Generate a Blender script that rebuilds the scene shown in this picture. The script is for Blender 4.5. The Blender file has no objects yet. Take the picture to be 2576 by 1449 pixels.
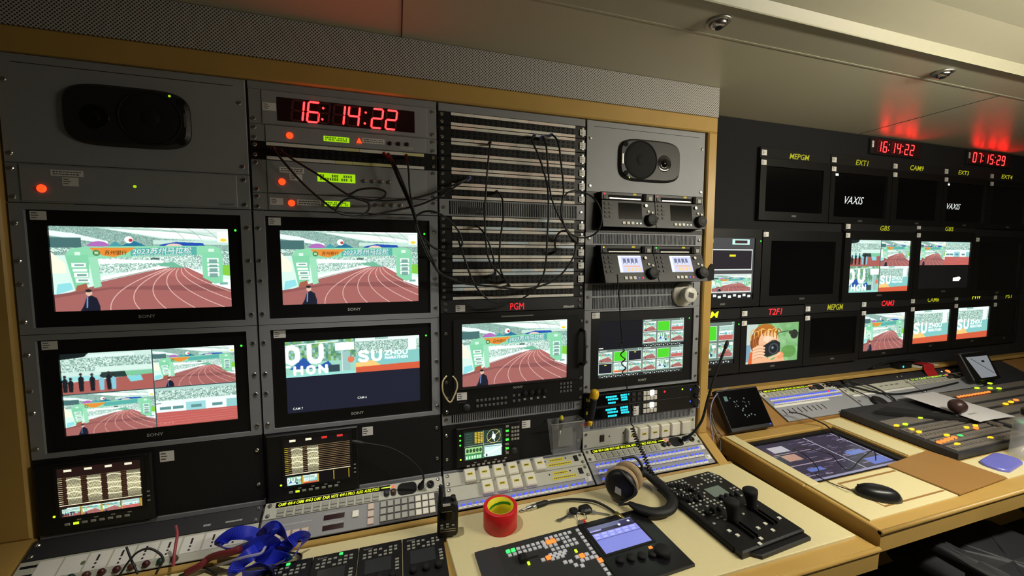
import bpy, math, random
import numpy as np
from mathutils import Matrix, Vector
random.seed(7)
rng = np.random.default_rng(11)
sc = bpy.context.scene
col = sc.collection
ZO = 1.49                      # height of the measuring level (eye level) above the floor

# ---------------------------------------------------------------- camera, world, light, exposure
cd = bpy.data.cameras.new('camera'); co = bpy.data.objects.new('camera', cd); col.objects.link(co)
cd.sensor_fit = 'HORIZONTAL'; cd.sensor_width = 36.0; cd.lens = 36.0 * 968 / 2576
cd.clip_start = 0.02; cd.clip_end = 50
yaw, pit = math.radians(16.7), math.radians(-4.16)
fwd = Vector((math.sin(yaw) * math.cos(pit), math.cos(yaw) * math.cos(pit), math.sin(pit)))
rgt = Vector((math.cos(yaw), -math.sin(yaw), 0)); upv = rgt.cross(fwd)
co.matrix_world = Matrix(((rgt.x, upv.x, -fwd.x, 0.36828), (rgt.y, upv.y, -fwd.y, -1.2063),
                          (rgt.z, upv.z, -fwd.z, 0.00995 + ZO), (0, 0, 0, 1)))
sc.camera = co
wd = bpy.data.worlds.new('world'); sc.world = wd; wd.use_nodes = True
wd.node_tree.nodes['Background'].inputs[0].default_value = (0.5, 0.5, 0.42, 1)
wd.node_tree.nodes['Background'].inputs[1].default_value = 0.03
sc.view_settings.view_transform = 'Standard'; sc.view_settings.look = 'None'
sc.view_settings.exposure = 0.0; sc.view_settings.gamma = 1.0; sc.view_settings.use_curve_mapping = False
def lamp(name, loc, target, power, sx, sy, color, spread=180):
    l = bpy.data.lights.new(name, 'AREA'); l.shape = 'RECTANGLE'; l.size = sx; l.size_y = sy
    l.energy = power; l.color = color; l.spread = math.radians(spread)
    o = bpy.data.objects.new(name, l); col.objects.link(o); o.location = (loc[0], loc[1], loc[2] + ZO)
    d = Vector(target) - Vector(loc); o.rotation_euler = d.to_track_quat('-Z', 'Y').to_euler()
    return o
LAMP_AT, LAMP_STRENGTH = (2.1, -1.12, .43), 94.0      # the bare strip lamp hanging behind the desks
SPOT_POWER = 30.0                                      # the one lit ceiling spotlight, above the rack
lamp('ceiling_light', (LAMP_AT[0], LAMP_AT[1], LAMP_AT[2] - .03), (LAMP_AT[0], LAMP_AT[1], -1.0), 15.0, 1.1, 0.06, (1.0, 0.97, 0.90))

# ---------------------------------------------------------------- materials
def lin(c):
    c = np.asarray(c, float) / 255.0
    return np.where(c <= 0.04045, c / 12.92, ((c + 0.055) / 1.055) ** 2.4)
MATS = {}
def mat(name, rgb, rough=0.5, metal=0.0, emit=0.0, bump=0.0, bscale=400.0, var=0.0, vscale=40.0, spec=0.5, alpha=1.0,
        trans=0.0, coat=0.0, samp=None, ior=1.45):
    if name in MATS: return MATS[name]
    m = bpy.data.materials.new(name); m.use_nodes = True; nt = m.node_tree; b = nt.nodes['Principled BSDF']
    c = tuple(lin(rgb)) + (1,)
    b.inputs['Base Color'].default_value = c; b.inputs['Roughness'].default_value = rough
    b.inputs['Metallic'].default_value = metal; b.inputs['Specular IOR Level'].default_value = spec
    b.inputs['Alpha'].default_value = alpha; b.inputs['Transmission Weight'].default_value = trans
    b.inputs['Coat Weight'].default_value = coat; b.inputs['IOR'].default_value = ior
    if emit:
        b.inputs['Emission Color'].default_value = c; b.inputs['Emission Strength'].default_value = emit
        b.inputs['Base Color'].default_value = (c[0] * .1, c[1] * .1, c[2] * .1, 1)
    if samp: m.cycles.emission_sampling = samp
    if bump or var:
        tc = nt.nodes.new('ShaderNodeTexCoord')
        if var:
            n = nt.nodes.new('ShaderNodeTexNoise'); n.inputs['Scale'].default_value = vscale; n.inputs['Detail'].default_value = 4
            nt.links.new(tc.outputs['Object'], n.inputs['Vector'])
            r = nt.nodes.new('ShaderNodeMix'); r.data_type = 'RGBA'
            r.inputs[6].default_value = tuple(x * (1 - var) for x in c[:3]) + (1,)
            r.inputs[7].default_value = tuple(min(1, x * (1 + var)) for x in c[:3]) + (1,)
            nt.links.new(n.outputs['Fac'], r.inputs[0]); nt.links.new(r.outputs[2], b.inputs['Base Color'])
        if bump:
            n2 = nt.nodes.new('ShaderNodeTexNoise'); n2.inputs['Scale'].default_value = bscale; n2.inputs['Detail'].default_value = 3
            nt.links.new(tc.outputs['Object'], n2.inputs['Vector'])
            bp = nt.nodes.new('ShaderNodeBump'); bp.inputs['Strength'].default_value = bump; bp.inputs['Distance'].default_value = 0.001
            nt.links.new(n2.outputs['Fac'], bp.inputs['Height']); nt.links.new(bp.outputs['Normal'], b.inputs['Normal'])
    MATS[name] = m; return m
GREY = mat('rack_grey_paint', (136, 138, 143), .55, bump=.25, bscale=900, var=.06, vscale=30)
GREY2 = mat('panel_grey_paint', (146, 148, 153), .5, bump=.3, bscale=900, var=.06, vscale=25)
DARK = mat('dark_metal', (46, 46, 49), .5, bump=.2, bscale=700, var=.1)
BLACK = mat('black_plastic', (15, 15, 16), .45, bump=.15, bscale=900, var=.1)
BLACKM = mat('matt_black', (12, 12, 13), .8, var=.1)
VOID = mat('black_interior', (5, 5, 6), .9, var=.1)
GLASS = mat('black_screen_glass', (7, 7, 9), .12, var=.05)
RUBBER = mat('black_rubber', (20, 20, 21), .6, bump=.2, bscale=500, var=.1)
CHROME = mat('polished_steel', (200, 200, 200), .22, 1.0, var=.03)
STEEL = mat('satin_steel', (170, 168, 162), .38, .9, var=.05)
WHITE = mat('white_plastic', (214, 212, 200), .4, var=.03)
PUTTY = mat('putty_paint', (186, 186, 172), .45, bump=.15, bscale=700, var=.04)
IVORY = mat('ivory_button_plastic', (226, 222, 205), .35, var=.03)
LGREY = mat('light_grey_key', (158, 158, 148), .45, var=.05)
PINK = mat('pale_pink_key', (214, 190, 172), .45, var=.04)
YLAB = mat('yellow_paper_label', (216, 200, 52), .6, var=.05)
STICK = mat('white_sticker', (228, 227, 225), .6, var=.04)
INK = mat('dark_grey_ink', (88, 86, 88), .7, var=.1)
INKB = mat('black_ink', (28, 28, 28), .7, var=.1)
PRINT = mat('pale_grey_print', (176, 176, 174), .6, var=.05)
PAPER = mat('paper', (226, 224, 216), .7, var=.04)
WOOD = mat('yellow_wood_laminate', (180, 146, 80), .36, bump=.1, bscale=60, var=.12, vscale=9)
WOODB = mat('brown_wood_laminate', (150, 112, 62), .45, bump=.1, bscale=60, var=.1, vscale=8)
CREAM = mat('cream_laminate', (216, 204, 156), .5, bump=.12, bscale=600, var=.04, vscale=120)
CEILM = mat('ceiling_panel_cloth', (186, 182, 160), .27, bump=.2, bscale=1200, var=.06, vscale=300)
CEILS = mat('ceiling_smooth_paint', (176, 173, 152), .4, bump=.1, bscale=100, var=.04)
FLOORM = mat('dark_grey_vinyl', (52, 52, 54), .6, bump=.2, bscale=200, var=.15)
WALLM = mat('wall_fabric', (84, 82, 72), .8, bump=.4, bscale=500, var=.06)
WALLK = mat('black_wall_felt', (21, 21, 25), .9, bump=.3, bscale=500, var=.1)
def glow(name, rgb, s, samp='NONE'): return mat(name, rgb, .5, emit=s, samp=samp, var=0)
def led(name, rgb, s, samp='NONE'):
    m = bpy.data.materials.new(name); m.use_nodes = True; b = m.node_tree.nodes['Principled BSDF']
    c = tuple(lin(rgb)) + (1,); b.inputs['Base Color'].default_value = (.02, .02, .02, 1)
    b.inputs['Emission Color'].default_value = c; b.inputs['Emission Strength'].default_value = s
    m.cycles.emission_sampling = samp; MATS[name] = m; return m
L_RED = led('red_clock_led', (255, 17, 18), 26.0, 'AUTO'); L_REDD = led('red_lamp', (255, 48, 14), 3.4, 'AUTO')
L_REDT = led('red_led_text', (255, 30, 40), 1.6, 'AUTO'); L_GRN = led('green_led', (60, 235, 60), 1.6)
L_LIME = led('lime_lcd_backlight', (166, 222, 14), .95); L_YEL = led('yellow_led_text', (228, 244, 20), 1.4)
L_YELD = led('dim_yellow_led_text', (190, 190, 24), .8)
L_BLUE = led('blue_lit_key', (72, 92, 255), 1.25); L_CYAN = led('cyan_display_text', (30, 214, 240), 1.4)
L_ORG = led('orange_lit_key', (255, 128, 46), 1.6); L_GREENK = led('green_lit_key', (60, 240, 110), 1.4)
L_AMB = led('amber_lit_key', (255, 196, 20), 1.5); L_WHT = led('white_lit_key', (250, 250, 248), 2.2)
L_TXT = led('white_screen_text', (232, 240, 236), 1.0); L_TXTD = led('brown_screen_text', (120, 70, 20), .6)
L_CHART = led('chartreuse_lit_key', (200, 240, 30), 1.4)
UNLIT = mat('unlit_led_segment', (96, 44, 48), .4, var=.05)
REDWIN = mat('dark_red_display_window', (44, 14, 20), .15, var=.05)
def vcol_mat(name, strength, rough=.2):
    m = bpy.data.materials.new(name); m.use_nodes = True; nt = m.node_tree; b = nt.nodes['Principled BSDF']
    a = nt.nodes.new('ShaderNodeVertexColor'); a.layer_name = 'Col'
    b.inputs['Base Color'].default_value = (.01, .01, .01, 1); b.inputs['Roughness'].default_value = rough
    nt.links.new(a.outputs['Color'], b.inputs['Emission Color']); b.inputs['Emission Strength'].default_value = strength
    m.cycles.emission_sampling = 'NONE'; return m
SCREEN = vcol_mat('lit_screen_picture', 1.2)
SCREEND = vcol_mat('dim_screen_picture', .8)

# ---------------------------------------------------------------- frames: u right, v up, w out of the surface
def frame(o, v, w):
    v = Vector(v).normalized(); w = Vector(w).normalized(); u = v.cross(w)
    return Matrix(((u.x, v.x, w.x, o[0]), (u.y, v.y, w.y, o[1]), (u.z, v.z, w.z, o[2] + ZO), (0, 0, 0, 1)))
A58 = math.radians(58); TS = math.tan(math.radians(1.9))
FR = frame((0, 0, 0), (0, 0, 1), (0, -1, 0))
FS = frame((0, 0, -.67), (0, math.sin(A58), math.cos(A58)), (0, -math.cos(A58), math.sin(A58)))
FW = frame((0, .2, 0), (0, 0, 1), (0, -1, 0))
FT = frame((0, .17, -.612), (0, .17, .081), (0, -.081, .17))
FD = frame((0, 0, -.741), (0, 1, TS), (0, -TS, 1))
FE = frame((0, 0, -.701), (0, 1, TS), (0, -TS, 1))
FG = frame((0, 0, -ZO), (0, 1, 0), (0, 0, 1))

# ---------------------------------------------------------------- mesh builder
_tcache = {}
def text_geo(body, italic=0.0, bold=0.0):
    k = (body, italic, bold)
    if k in _tcache: return _tcache[k]
    cu = bpy.data.curves.new('t', 'FONT'); cu.body = body; cu.align_x = 'CENTER'; cu.align_y = 'CENTER'; cu.size = 1
    cu.shear = italic; cu.offset = bold; cu.resolution_u = 2
    o = bpy.data.objects.new('t', cu); col.objects.link(o)
    dg = bpy.context.evaluated_depsgraph_get(); me = o.evaluated_get(dg).to_mesh()
    V = [tuple(v.co) for v in me.vertices]; Fc = [tuple(p.vertices) for p in me.polygons]
    o.evaluated_get(dg).to_mesh_clear(); bpy.data.objects.remove(o); bpy.data.curves.remove(cu)
    if V:
        xs = [v[0] for v in V]; ys = [v[1] for v in V]
        cx, cy, hx, hy = (min(xs) + max(xs)) / 2, (min(ys) + max(ys)) / 2, max(xs) - min(xs), max(ys) - min(ys)
        V = [((v[0] - cx) / hx, (v[1] - cy) / hy) for v in V]
    _tcache[k] = (V, Fc); return V, Fc
def rrect(u0, u1, v0, v1, r, n=4):
    r = min(r, (u1 - u0) / 2 - 1e-6, (v1 - v0) / 2 - 1e-6); P = []
    for cu, cv, a in ((u1 - r, v1 - r, 0), (u0 + r, v1 - r, 90), (u0 + r, v0 + r, 180), (u1 - r, v0 + r, 270)):
        for k in range(n + 1):
            t = math.radians(a + 90 * k / n); P.append((cu + r * math.cos(t), cv + r * math.sin(t)))
    return P
class MB:
    def __init__(s): s.V = []; s.F = []; s.smooth = set()
    def add(s, V, F, smooth=False):
        b = len(s.V); s.V += [tuple(v) for v in V]
        for f in F:
            if smooth: s.smooth.add(len(s.F))
            s.F.append(tuple(i + b for i in f))
        return s
    def box(s, u0, u1, v0, v1, w0, w1, c=0.0):
        if c: return s.prism([(u0, v0), (u1, v0), (u1, v1), (u0, v1)], w0, w1, c)
        V = [(u, v, w) for w in (w0, w1) for v in (v0, v1) for u in (u0, u1)]
        return s.add(V, [(0, 2, 3, 1), (4, 5, 7, 6), (0, 1, 5, 4), (2, 6, 7, 3), (0, 4, 6, 2), (1, 3, 7, 5)])
    def prism(s, P, w0, w1, c=0.0, scale=None):
        n = len(P); ar = sum(P[i][0] * P[(i + 1) % n][1] - P[(i + 1) % n][0] * P[i][1] for i in range(n))
        if ar < 0: P = P[::-1]
        rings = [[(p[0], p[1], w0) for p in P]]
        cx = (min(p[0] for p in P) + max(p[0] for p in P)) / 2; cy = (min(p[1] for p in P) + max(p[1] for p in P)) / 2
        ex = (max(p[0] for p in P) - min(p[0] for p in P)) / 2; ey = (max(p[1] for p in P) - min(p[1] for p in P)) / 2
        if c:
            rings.append([(p[0], p[1], w1 - c) for p in P])
            rings.append([(cx + (p[0] - cx) * (1 - c / ex), cy + (p[1] - cy) * (1 - c / ey), w1) for p in P])
        elif scale:
            rings.append([(cx + (p[0] - cx) * scale, cy + (p[1] - cy) * scale, w1) for p in P])
        else: rings.append([(p[0], p[1], w1) for p in P])
        V = [q for r in rings for q in r]; F = [tuple(range(n))[::-1], tuple(range((len(rings) - 1) * n, len(rings) * n))]
        for k in range(len(rings) - 1):
            for i in range(n):
                j = (i + 1) % n; F.append((k * n + i, k * n + j, (k + 1) * n + j, (k + 1) * n + i))
        return s.add(V, F)
    def ring(s, P, Q, w0, w1):          # outer and inner outline with the same count
        n = len(P); V = [(p[0], p[1], w) for w in (w0, w1) for p in P] + [(p[0], p[1], w) for w in (w0, w1) for p in Q]; F = []
        for i in range(n):
            j = (i + 1) % n
            F += [(n + i, n + j, 3 * n + j, 3 * n + i), (i, j, n + j, n + i), (2 * n + j, 2 * n + i, 3 * n + i, 3 * n + j), (j, i, 2 * n + i, 2 * n + j)]
        return s.add(V, F)
    def rframe(s, u0, u1, v0, v1, a0, a1, b0, b1, w0, w1, r=0.0):
        if r: return s.ring(rrect(u0, u1, v0, v1, r), rrect(a0, a1, b0, b1, r * .6), w0, w1)
        R = lambda a, b, c, d: [(a, c), (b, c), (b, d), (a, d)]
        return s.ring(R(u0, u1, v0, v1), R(a0, a1, b0, b1), w0, w1)
    def cyl(s, cu, cv, r, w0, w1, n=16, r2=None, c=0.0):
        P = [(cu + r * math.cos(6.28318 * k / n), cv + r * math.sin(6.28318 * k / n)) for k in range(n)]
        return s.prism(P, w0, w1, c, (r2 / r) if r2 else None)
    def lathe(s, prof, o=(0, 0, 0), ax=(0, 0, 1), n=24, smooth=True, closed=False):
        ax = Vector(ax).normalized(); t = Vector((1, 0, 0)) if abs(ax.x) < .9 else Vector((0, 1, 0))
        e1 = ax.cross(t).normalized(); e2 = ax.cross(e1); V = []; o = Vector(o); m = len(prof)
        for r, h in prof:
            for k in range(n):
                a = 6.283185 * k / n; V.append(tuple(o + ax * h + e1 * (r * math.cos(a)) + e2 * (r * math.sin(a))))
        F = []
        for i in range(m if closed else m - 1):
            for k in range(n):
                j = (k + 1) % n; i2 = (i + 1) % m; F.append((i * n + k, i * n + j, i2 * n + j, i2 * n + k))
        s.add(V, F, smooth)
        if not closed:
            b = len(s.V) - m * n
            s.F.append(tuple(b + k for k in range(n))[::-1]); s.F.append(tuple(b + (m - 1) * n + k for k in range(n)))
        return s
    def tube(s, pts, r, n=8, closed=False, smooth=True, flat=None):
        P = [Vector(p) for p in pts]; m = len(P); V = []; prev = None
        for i in range(m):
            a = P[i - 1] if (i or closed) else P[i]; b = P[(i + 1) % m] if (i < m - 1 or closed) else P[i]
            t = (b - a).normalized()
            if prev is None:
                x = Vector((0, 0, 1)) if abs(t.z) < .9 else Vector((1, 0, 0)); e1 = t.cross(x).normalized()
            else:
                e1 = (prev - t * prev.dot(t)); e1 = e1.normalized() if e1.length > 1e-6 else t.orthogonal().normalized()
            prev = e1; e2 = t.cross(e1); rr = r[i] if isinstance(r, (list, tuple)) else r
            for k in range(n):
                q = 6.283185 * k / n; V.append(tuple(P[i] + e1 * (rr * math.cos(q)) + e2 * ((flat or 1) * rr * math.sin(q))))
        F = []
        for i in range(m if closed else m - 1):
            for k in range(n):
                j = (k + 1) % n; i2 = (i + 1) % m; F.append((i * n + k, i * n + j, i2 * n + j, i2 * n + k))
        s.add(V, F, smooth)
        if not closed:
            b = len(s.V) - m * n; s.F.append(tuple(b + k for k in range(n))[::-1]); s.F.append(tuple(b + (m - 1) * n + k for k in range(n)))
        return s
    def text(s, body, cu, cv, wd, ht, w, italic=0.0, bold=0.0, shear=0.0):
        V, Fc = text_geo(body, italic, bold)
        return s.add([(cu + x * wd + 0.0, cv + y * ht + shear * x * wd, w) for x, y in V], Fc)
    def obj(s, name, m, parent=None, frame=None, loc=(0, 0, 0), rot=0.0, kind=None, label=None):
        me = bpy.data.meshes.new(name); me.from_pydata(s.V, [], s.F); me.update()
        if s.smooth:
            fl = [False] * len(s.F)
            for i in s.smooth: fl[i] = True
            me.polygons.foreach_set('use_smooth', fl)
        me.materials.append(m)
        return link(name, me, parent, frame, loc, rot, kind, label)
def link(name, me, parent=None, frame=None, loc=(0, 0, 0), rot=0.0, kind=None, label=None):
    o = bpy.data.objects.new(name, me); col.objects.link(o)
    M = Matrix.Translation(loc) @ Matrix.Rotation(rot, 4, 'Z')
    if parent is not None: o.parent = parent; o.matrix_local = M
    else: o.matrix_world = (frame if frame is not None else Matrix.Identity(4)) @ M
    if kind: o['kind'] = kind
    if label: o['label'] = label
    return o
def tag(o, label, cat, group=None):
    o['label'] = label; o['category'] = cat
    if group: o['group'] = group
    return o
def thing(name, label, cat, frame, loc, rot=0.0, group=None):
    o = bpy.data.objects.new(name, None); col.objects.link(o); o.empty_display_size = .02
    o.matrix_world = frame @ Matrix.Translation(loc) @ Matrix.Rotation(rot, 4, 'Z')
    return tag(o, label, cat, group)
def struct(o): o['kind'] = 'structure'; return o
def catmull(P, k=6):
    P = [Vector(p) for p in P]; out = []
    for i in range(len(P) - 1):
        a = P[max(i - 1, 0)]; b = P[i]; c = P[i + 1]; d = P[min(i + 2, len(P) - 1)]
        for j in range(k):
            t = j / k; out.append(.5 * ((2 * b) + (c - a) * t + (2 * a - 5 * b + 4 * c - d) * t * t + (3 * b - a - 3 * c + d) * t ** 3))
    out.append(P[-1]); return out
SCREW = None
def screws(t, pts, w=0.0, r=.0056, m=None):
    global SCREW
    if SCREW is None:
        b = MB().lathe([(.0056, 0), (.0056, .0016), (.0042, .0032), (.0018, .0034)], n=12)
        b.box(-.003, .003, -.0006, .0006, .0034, .0037); me = bpy.data.meshes.new('screw'); me.from_pydata(b.V, [], b.F)
        me.materials.append(CHROME); SCREW = me
    for i, (u, v) in enumerate(pts):
        link('screw', SCREW, t, loc=(u, v, w), rot=i * .9 + u * 7)
def sticker(t, u0, u1, v0, v1, w, lines=3):
    s = MB().box(u0, u1, v0, v1, w, w + .0006).obj('sticker', STICK, t)
    b = MB(); h = v1 - v0; L = u1 - u0
    for k in range(lines):
        y = v1 - h * (.22 + .26 * k); b.box(u0 + L * .08, u0 + L * (.42 + .1 * (k % 2)), y - h * .05, y + h * .05, w + .0006, w + .0008)
    b.obj('print', INK, s); return s
def label(t, u0, u1, v0, v1, w, m=None, n=2, name='label'):
    s = MB().box(u0, u1, v0, v1, w, w + .0006).obj(name, m or STICK, t)
    b = MB(); h = (v1 - v0) / (n + .6)
    for k in range(n):
        u = u0 + .004; y = v1 - h * (k + .8)
        while u < u1 - .006:
            l = random.uniform(.003, .008); b.box(u, min(u + l, u1 - .003), y - h * .22, y + h * .22, w + .0006, w + .0008); u += l + .0015
    b.obj('print', INK, s); return s
def dots(t, name, pts, r, w, m, n=10, h=.0012, kind=None):
    b = MB()
    for u, v in pts: b.cyl(u, v, r, w, w + h, n, r * .7)
    return b.obj(name, m, t, kind=kind)
# ---------------------------------------------------------------- flat pictures shown on the screens (colour per cell of a fine grid)
class Cv:
    def __init__(s, W, H, bg=(0, 0, 0)):
        s.W, s.H = W, H; s.a = np.empty((H, W, 3)); s.a[:] = bg
        s.X, s.Y = np.meshgrid((np.arange(W) + .5) / W, (np.arange(H) + .5) / H)
    def mask(s, P):
        n = len(P); x = np.array([p[0] for p in P]); y = np.array([p[1] for p in P]); m = np.zeros((s.H, s.W), bool)
        for i in range(n):
            j = (i + 1) % n
            if y[i] == y[j]: continue
            c = ((y[i] > s.Y) != (y[j] > s.Y)) & (s.X < (x[j] - x[i]) * (s.Y - y[i]) / (y[j] - y[i]) + x[i]); m ^= c
        return m
    def poly(s, P, c, a=1.0):
        m = s.mask(P); s.a[m] = s.a[m] * (1 - a) + np.array(c) * a; return m
    def rect(s, x0, y0, x1, y1, c, a=1.0):
        m = (s.X >= x0) & (s.X < x1) & (s.Y >= y0) & (s.Y < y1); s.a[m] = s.a[m] * (1 - a) + np.array(c) * a; return m
    def ell(s, cx, cy, rx, ry, c, a=1.0):
        m = ((s.X - cx) / rx) ** 2 + ((s.Y - cy) / ry) ** 2 < 1; s.a[m] = s.a[m] * (1 - a) + np.array(c) * a; return m
    def line(s, P, wd, c, a=1.0):
        asp = s.W / s.H; d = np.full((s.H, s.W), 9.0)
        for (x0, y0), (x1, y1) in zip(P[:-1], P[1:]):
            dx, dy = (x1 - x0) * asp, y1 - y0; L = dx * dx + dy * dy + 1e-12
            t = np.clip(((s.X - x0) * asp * dx + (s.Y - y0) * dy) / L, 0, 1)
            d = np.minimum(d, np.hypot((s.X - x0) * asp - t * dx, (s.Y - y0) - t * dy))
        al = np.clip((wd / 2 - d) * s.H + .5, 0, 1)[..., None] * a; s.a = s.a * (1 - al) + np.array(c) * al
    def noise(s, m, cols, cell=1):
        h, w = s.H // cell + 1, s.W // cell + 1; k = rng.integers(0, len(cols), (h, w))
        k = np.kron(k, np.ones((cell, cell), int))[:s.H, :s.W]; s.a[m] = np.array(cols, float)[k][m]
    def paste(s, src, x0, y0, x1, y1):
        i0, i1, j0, j1 = [int(round(q)) for q in (x0 * s.W, x1 * s.W, y0 * s.H, y1 * s.H)]
        n, m = i1 - i0, j1 - j0; sh, sw = src.shape[:2]; acc = 0
        for oy in (.25, .75):
            for ox in (.25, .75):
                yy = ((np.arange(m) + oy) / m * sh).astype(int); xx = ((np.arange(n) + ox) / n * sw).astype(int); acc = acc + src[yy][:, xx]
        s.a[j0:j1, i0:i1] = acc / 4
    def half(s): return (s.a[0::2, 0::2] + s.a[1::2, 0::2] + s.a[0::2, 1::2] + s.a[1::2, 1::2]) / 4
GL = {'O': [[(.5, 0), (.1, .15), (0, .5), (.1, .85), (.5, 1), (.9, .85), (1, .5), (.9, .15), (.5, 0)]],
      'U': [[(0, 0), (0, .7), (.2, .95), (.5, 1), (.8, .95), (1, .7), (1, 0)]], 'H': [[(0, 0), (0, 1)], [(1, 0), (1, 1)], [(0, .5), (1, .5)]],
      'N': [[(0, 1), (0, 0), (1, 1), (1, 0)]], 'S': [[(1, .12), (.7, 0), (.2, 0), (0, .2), (.15, .42), (.85, .58), (1, .8), (.8, 1), (.25, 1), (0, .86)]],
      'Z': [[(0, 0), (1, 0), (0, 1), (1, 1)]], 'M': [[(0, 1), (0, 0), (.5, .6), (1, 0), (1, 1)]], 'A': [[(0, 1), (.5, 0), (1, 1)], [(.2, .65), (.8, .65)]],
      'R': [[(0, 1), (0, 0), (.8, 0), (1, .25), (.8, .5), (0, .5)], [(.5, .5), (1, 1)]], 'T': [[(0, 0), (1, 0)], [(.5, 0), (.5, 1)]], ' ': []}
def word(c, s, x, y, w, h, gap, th, colr):
    for ch in s:
        for st in GL[ch]: c.line([(x + p[0] * w, y + p[1] * h) for p in st], th, colr)
        x += w + gap
STANDS = [(190, 218, 206), (134, 170, 160), (164, 196, 184), (112, 146, 138), (212, 234, 224)]
def bez(a, b, c, n=14): return [((1 - t) ** 2 * a[0] + 2 * t * (1 - t) * b[0] + t * t * c[0], (1 - t) ** 2 * a[1] + 2 * t * (1 - t) * b[1] + t * t * c[1]) for t in np.linspace(0, 1, n)]
def feed_arch(W=640, H=360):
    c = Cv(W, H, (208, 236, 224))
    c.noise(c.poly([(0, 0), (.22, 0), (.6, .13), (1, .16), (1, .3), (0, .34)], (0, 0, 0)), STANDS[1:4] + [(136, 170, 160)], 3)
    c.poly([(.24, 0), (1, 0), (1, .14), (.62, .12)], (240, 252, 244))
    for k in range(6): c.line(bez((.2 + .06 * k, 0), (.5 + .05 * k, .05), (1, .02 + .022 * k)), .006, (150, 186, 172))
    for x in (.7, .8, .9): c.line(bez((x - .05, 0), (x, .05), (x + .03, .13)), .005, (120, 160, 150))
    c.poly([(0, .05), (.12, .08), (.3, .17), (.3, .2), (.1, .14), (0, .11)], (228, 246, 238))
    c.rect(0, .13, .16, .25, (70, 108, 108)); c.noise(c.rect(0, .25, .2, .3, (0, 0, 0)), STANDS, 4)
    c.rect(.55, .15, 1, .2, (190, 220, 208)); c.noise(c.rect(.88, .27, 1, .46, (0, 0, 0)), STANDS, 4)
    c.noise(c.poly([(.2, .33), (.9, .33), (.9, .5), (.2, .56)], (0, 0, 0)), STANDS[:3] + [(226, 242, 234)], 4)
    c.poly([(.2, .38), (.6, .4), (.6, .43), (.2, .44)], (236, 248, 240)); c.poly([(.56, .44), (.66, .42), (.72, .49), (.6, .49)], (110, 178, 148))
    c.poly([(0, .3), (.07, .44), (.07, .55), (0, .55)], (240, 236, 214)); c.poly([(.93, .46), (1, .46), (1, .6), (.93, .58)], (126, 196, 66))
    c.poly([(0, .82), (.22, .7), (.24, .63), (.62, .49), (.74, .49), (.9, .66), (1, .76), (1, 1), (0, 1)], (160, 98, 94))
    c.poly([(.5, .58), (.66, .495), (.74, .495), (.84, .62)], (172, 104, 100)); c.poly([(0, .8), (.3, .72), (.9, .7), (1, .78), (1, .8), (.3, .745), (0, .84)], (138, 84, 82))
    for xb, q in ((.29, (.28, .74)), (.45, (.34, .74)), (.6, (.44, .72)), (.77, (.52, .7)), (.95, (.6, .7)), (1.12, (.68, .68)), (1.3, (.76, .68))):
        c.line(bez((.62 + (xb - .29) * .1, .5), q, (xb, 1.0)), .008, (228, 190, 182))
    c.poly([(.24, .66), (.24, .6), (.58, .47), (.64, .48), (.5, .54)], (246, 252, 248))
    c.line([(.24, .65), (.55, .51)], .008, (120, 140, 130)); c.poly([(.74, .48), (.9, .6), (.9, .66), (.75, .5)], (236, 246, 240))
    c.poly([(.9, .62), (1, .65), (1, .78), (.88, .7)], (240, 250, 246)); c.rect(.93, .68, .98, .71, (120, 170, 160))
    c.ell(.25, .24, .06, .07, (168, 104, 178)); c.poly([(.28, .26), (.34, .17), (.4, .25)], (70, 150, 160)); c.poly([(.33, .26), (.44, .16), (.55, .26)], (40, 112, 146))
    c.poly([(.55, .25), (.6, .2), (.68, .17), (.84, .18), (.86, .25)], (36, 78, 168)); c.ell(.67, .25, .06, .06, (232, 196, 184)); c.rect(.4, .235, .8, .26, (40, 96, 150))
    c.ell(.415, .15, .024, .042, (244, 246, 244)); c.ell(.425, .155, .011, .02, (176, 60, 60))
    c.poly([(.07, .34), (.1, .26), (.18, .235), (.82, .215), (.9, .215), (.94, .24), (.955, .33), (.9, .34), (.82, .33), (.4, .36), (.22, .38), (.1, .38)], (136, 208, 166))
    c.poly([(.42, .255), (.8, .225), (.8, .33), (.42, .345)], (86, 168, 160)); c.poly([(.2, .25), (.45, .245), (.4, .31), (.33, .36), (.27, .34), (.22, .29)], (222, 138, 56))
    c.ell(.235, .31, .02, .035, (74, 120, 84)); c.rect(.225, .295, .245, .325, (176, 214, 150))
    c.poly([(.07, .34), (.19, .33), (.24, .72), (.21, .73), (.195, .4), (.185, .68), (.11, .75)], (126, 202, 160)); c.poly([(.19, .36), (.24, .36), (.25, .71), (.21, .73)], (150, 214, 178))
    c.poly([(.83, .3), (.955, .3), (.95, .68), (.9, .7), (.83, .62)], (130, 206, 164))
    for k, (a, b) in enumerate(((.43, .48), (.5, .53), (.545, .6), (.61, .66))):
        c.rect(.1 + .005 * k, a, .175 + .005 * k, b, (232, 246, 238)); c.rect(.115 + .005 * k, a + .015, .165 + .005 * k, b - .015, (120, 160, 150))
        c.rect(.86, a - .06, .93, b - .06, (232, 246, 238)); c.rect(.87, a - .045, .92, b - .045, (120, 160, 150))
    c.rect(.12, .3, .15, .34, (210, 240, 220)); c.rect(.87, .25, .905, .29, (210, 240, 220))
    c.poly([(.02, .68), (.09, .66), (.1, .74), (.01, .8)], (140, 214, 220)); c.rect(.93, .04, .995, .17, (240, 248, 236)); c.ell(.965, .14, .02, .02, (232, 206, 60))
    c.poly([(.12, .7), (.17, .67), (.18, .75), (.11, .76)], (160, 92, 72)); c.rect(.53, .37, .58, .39, (60, 80, 80))
    c.ell(.18, .79, .017, .035, (214, 178, 158)); c.ell(.178, .76, .017, .018, (40, 36, 40))
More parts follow.
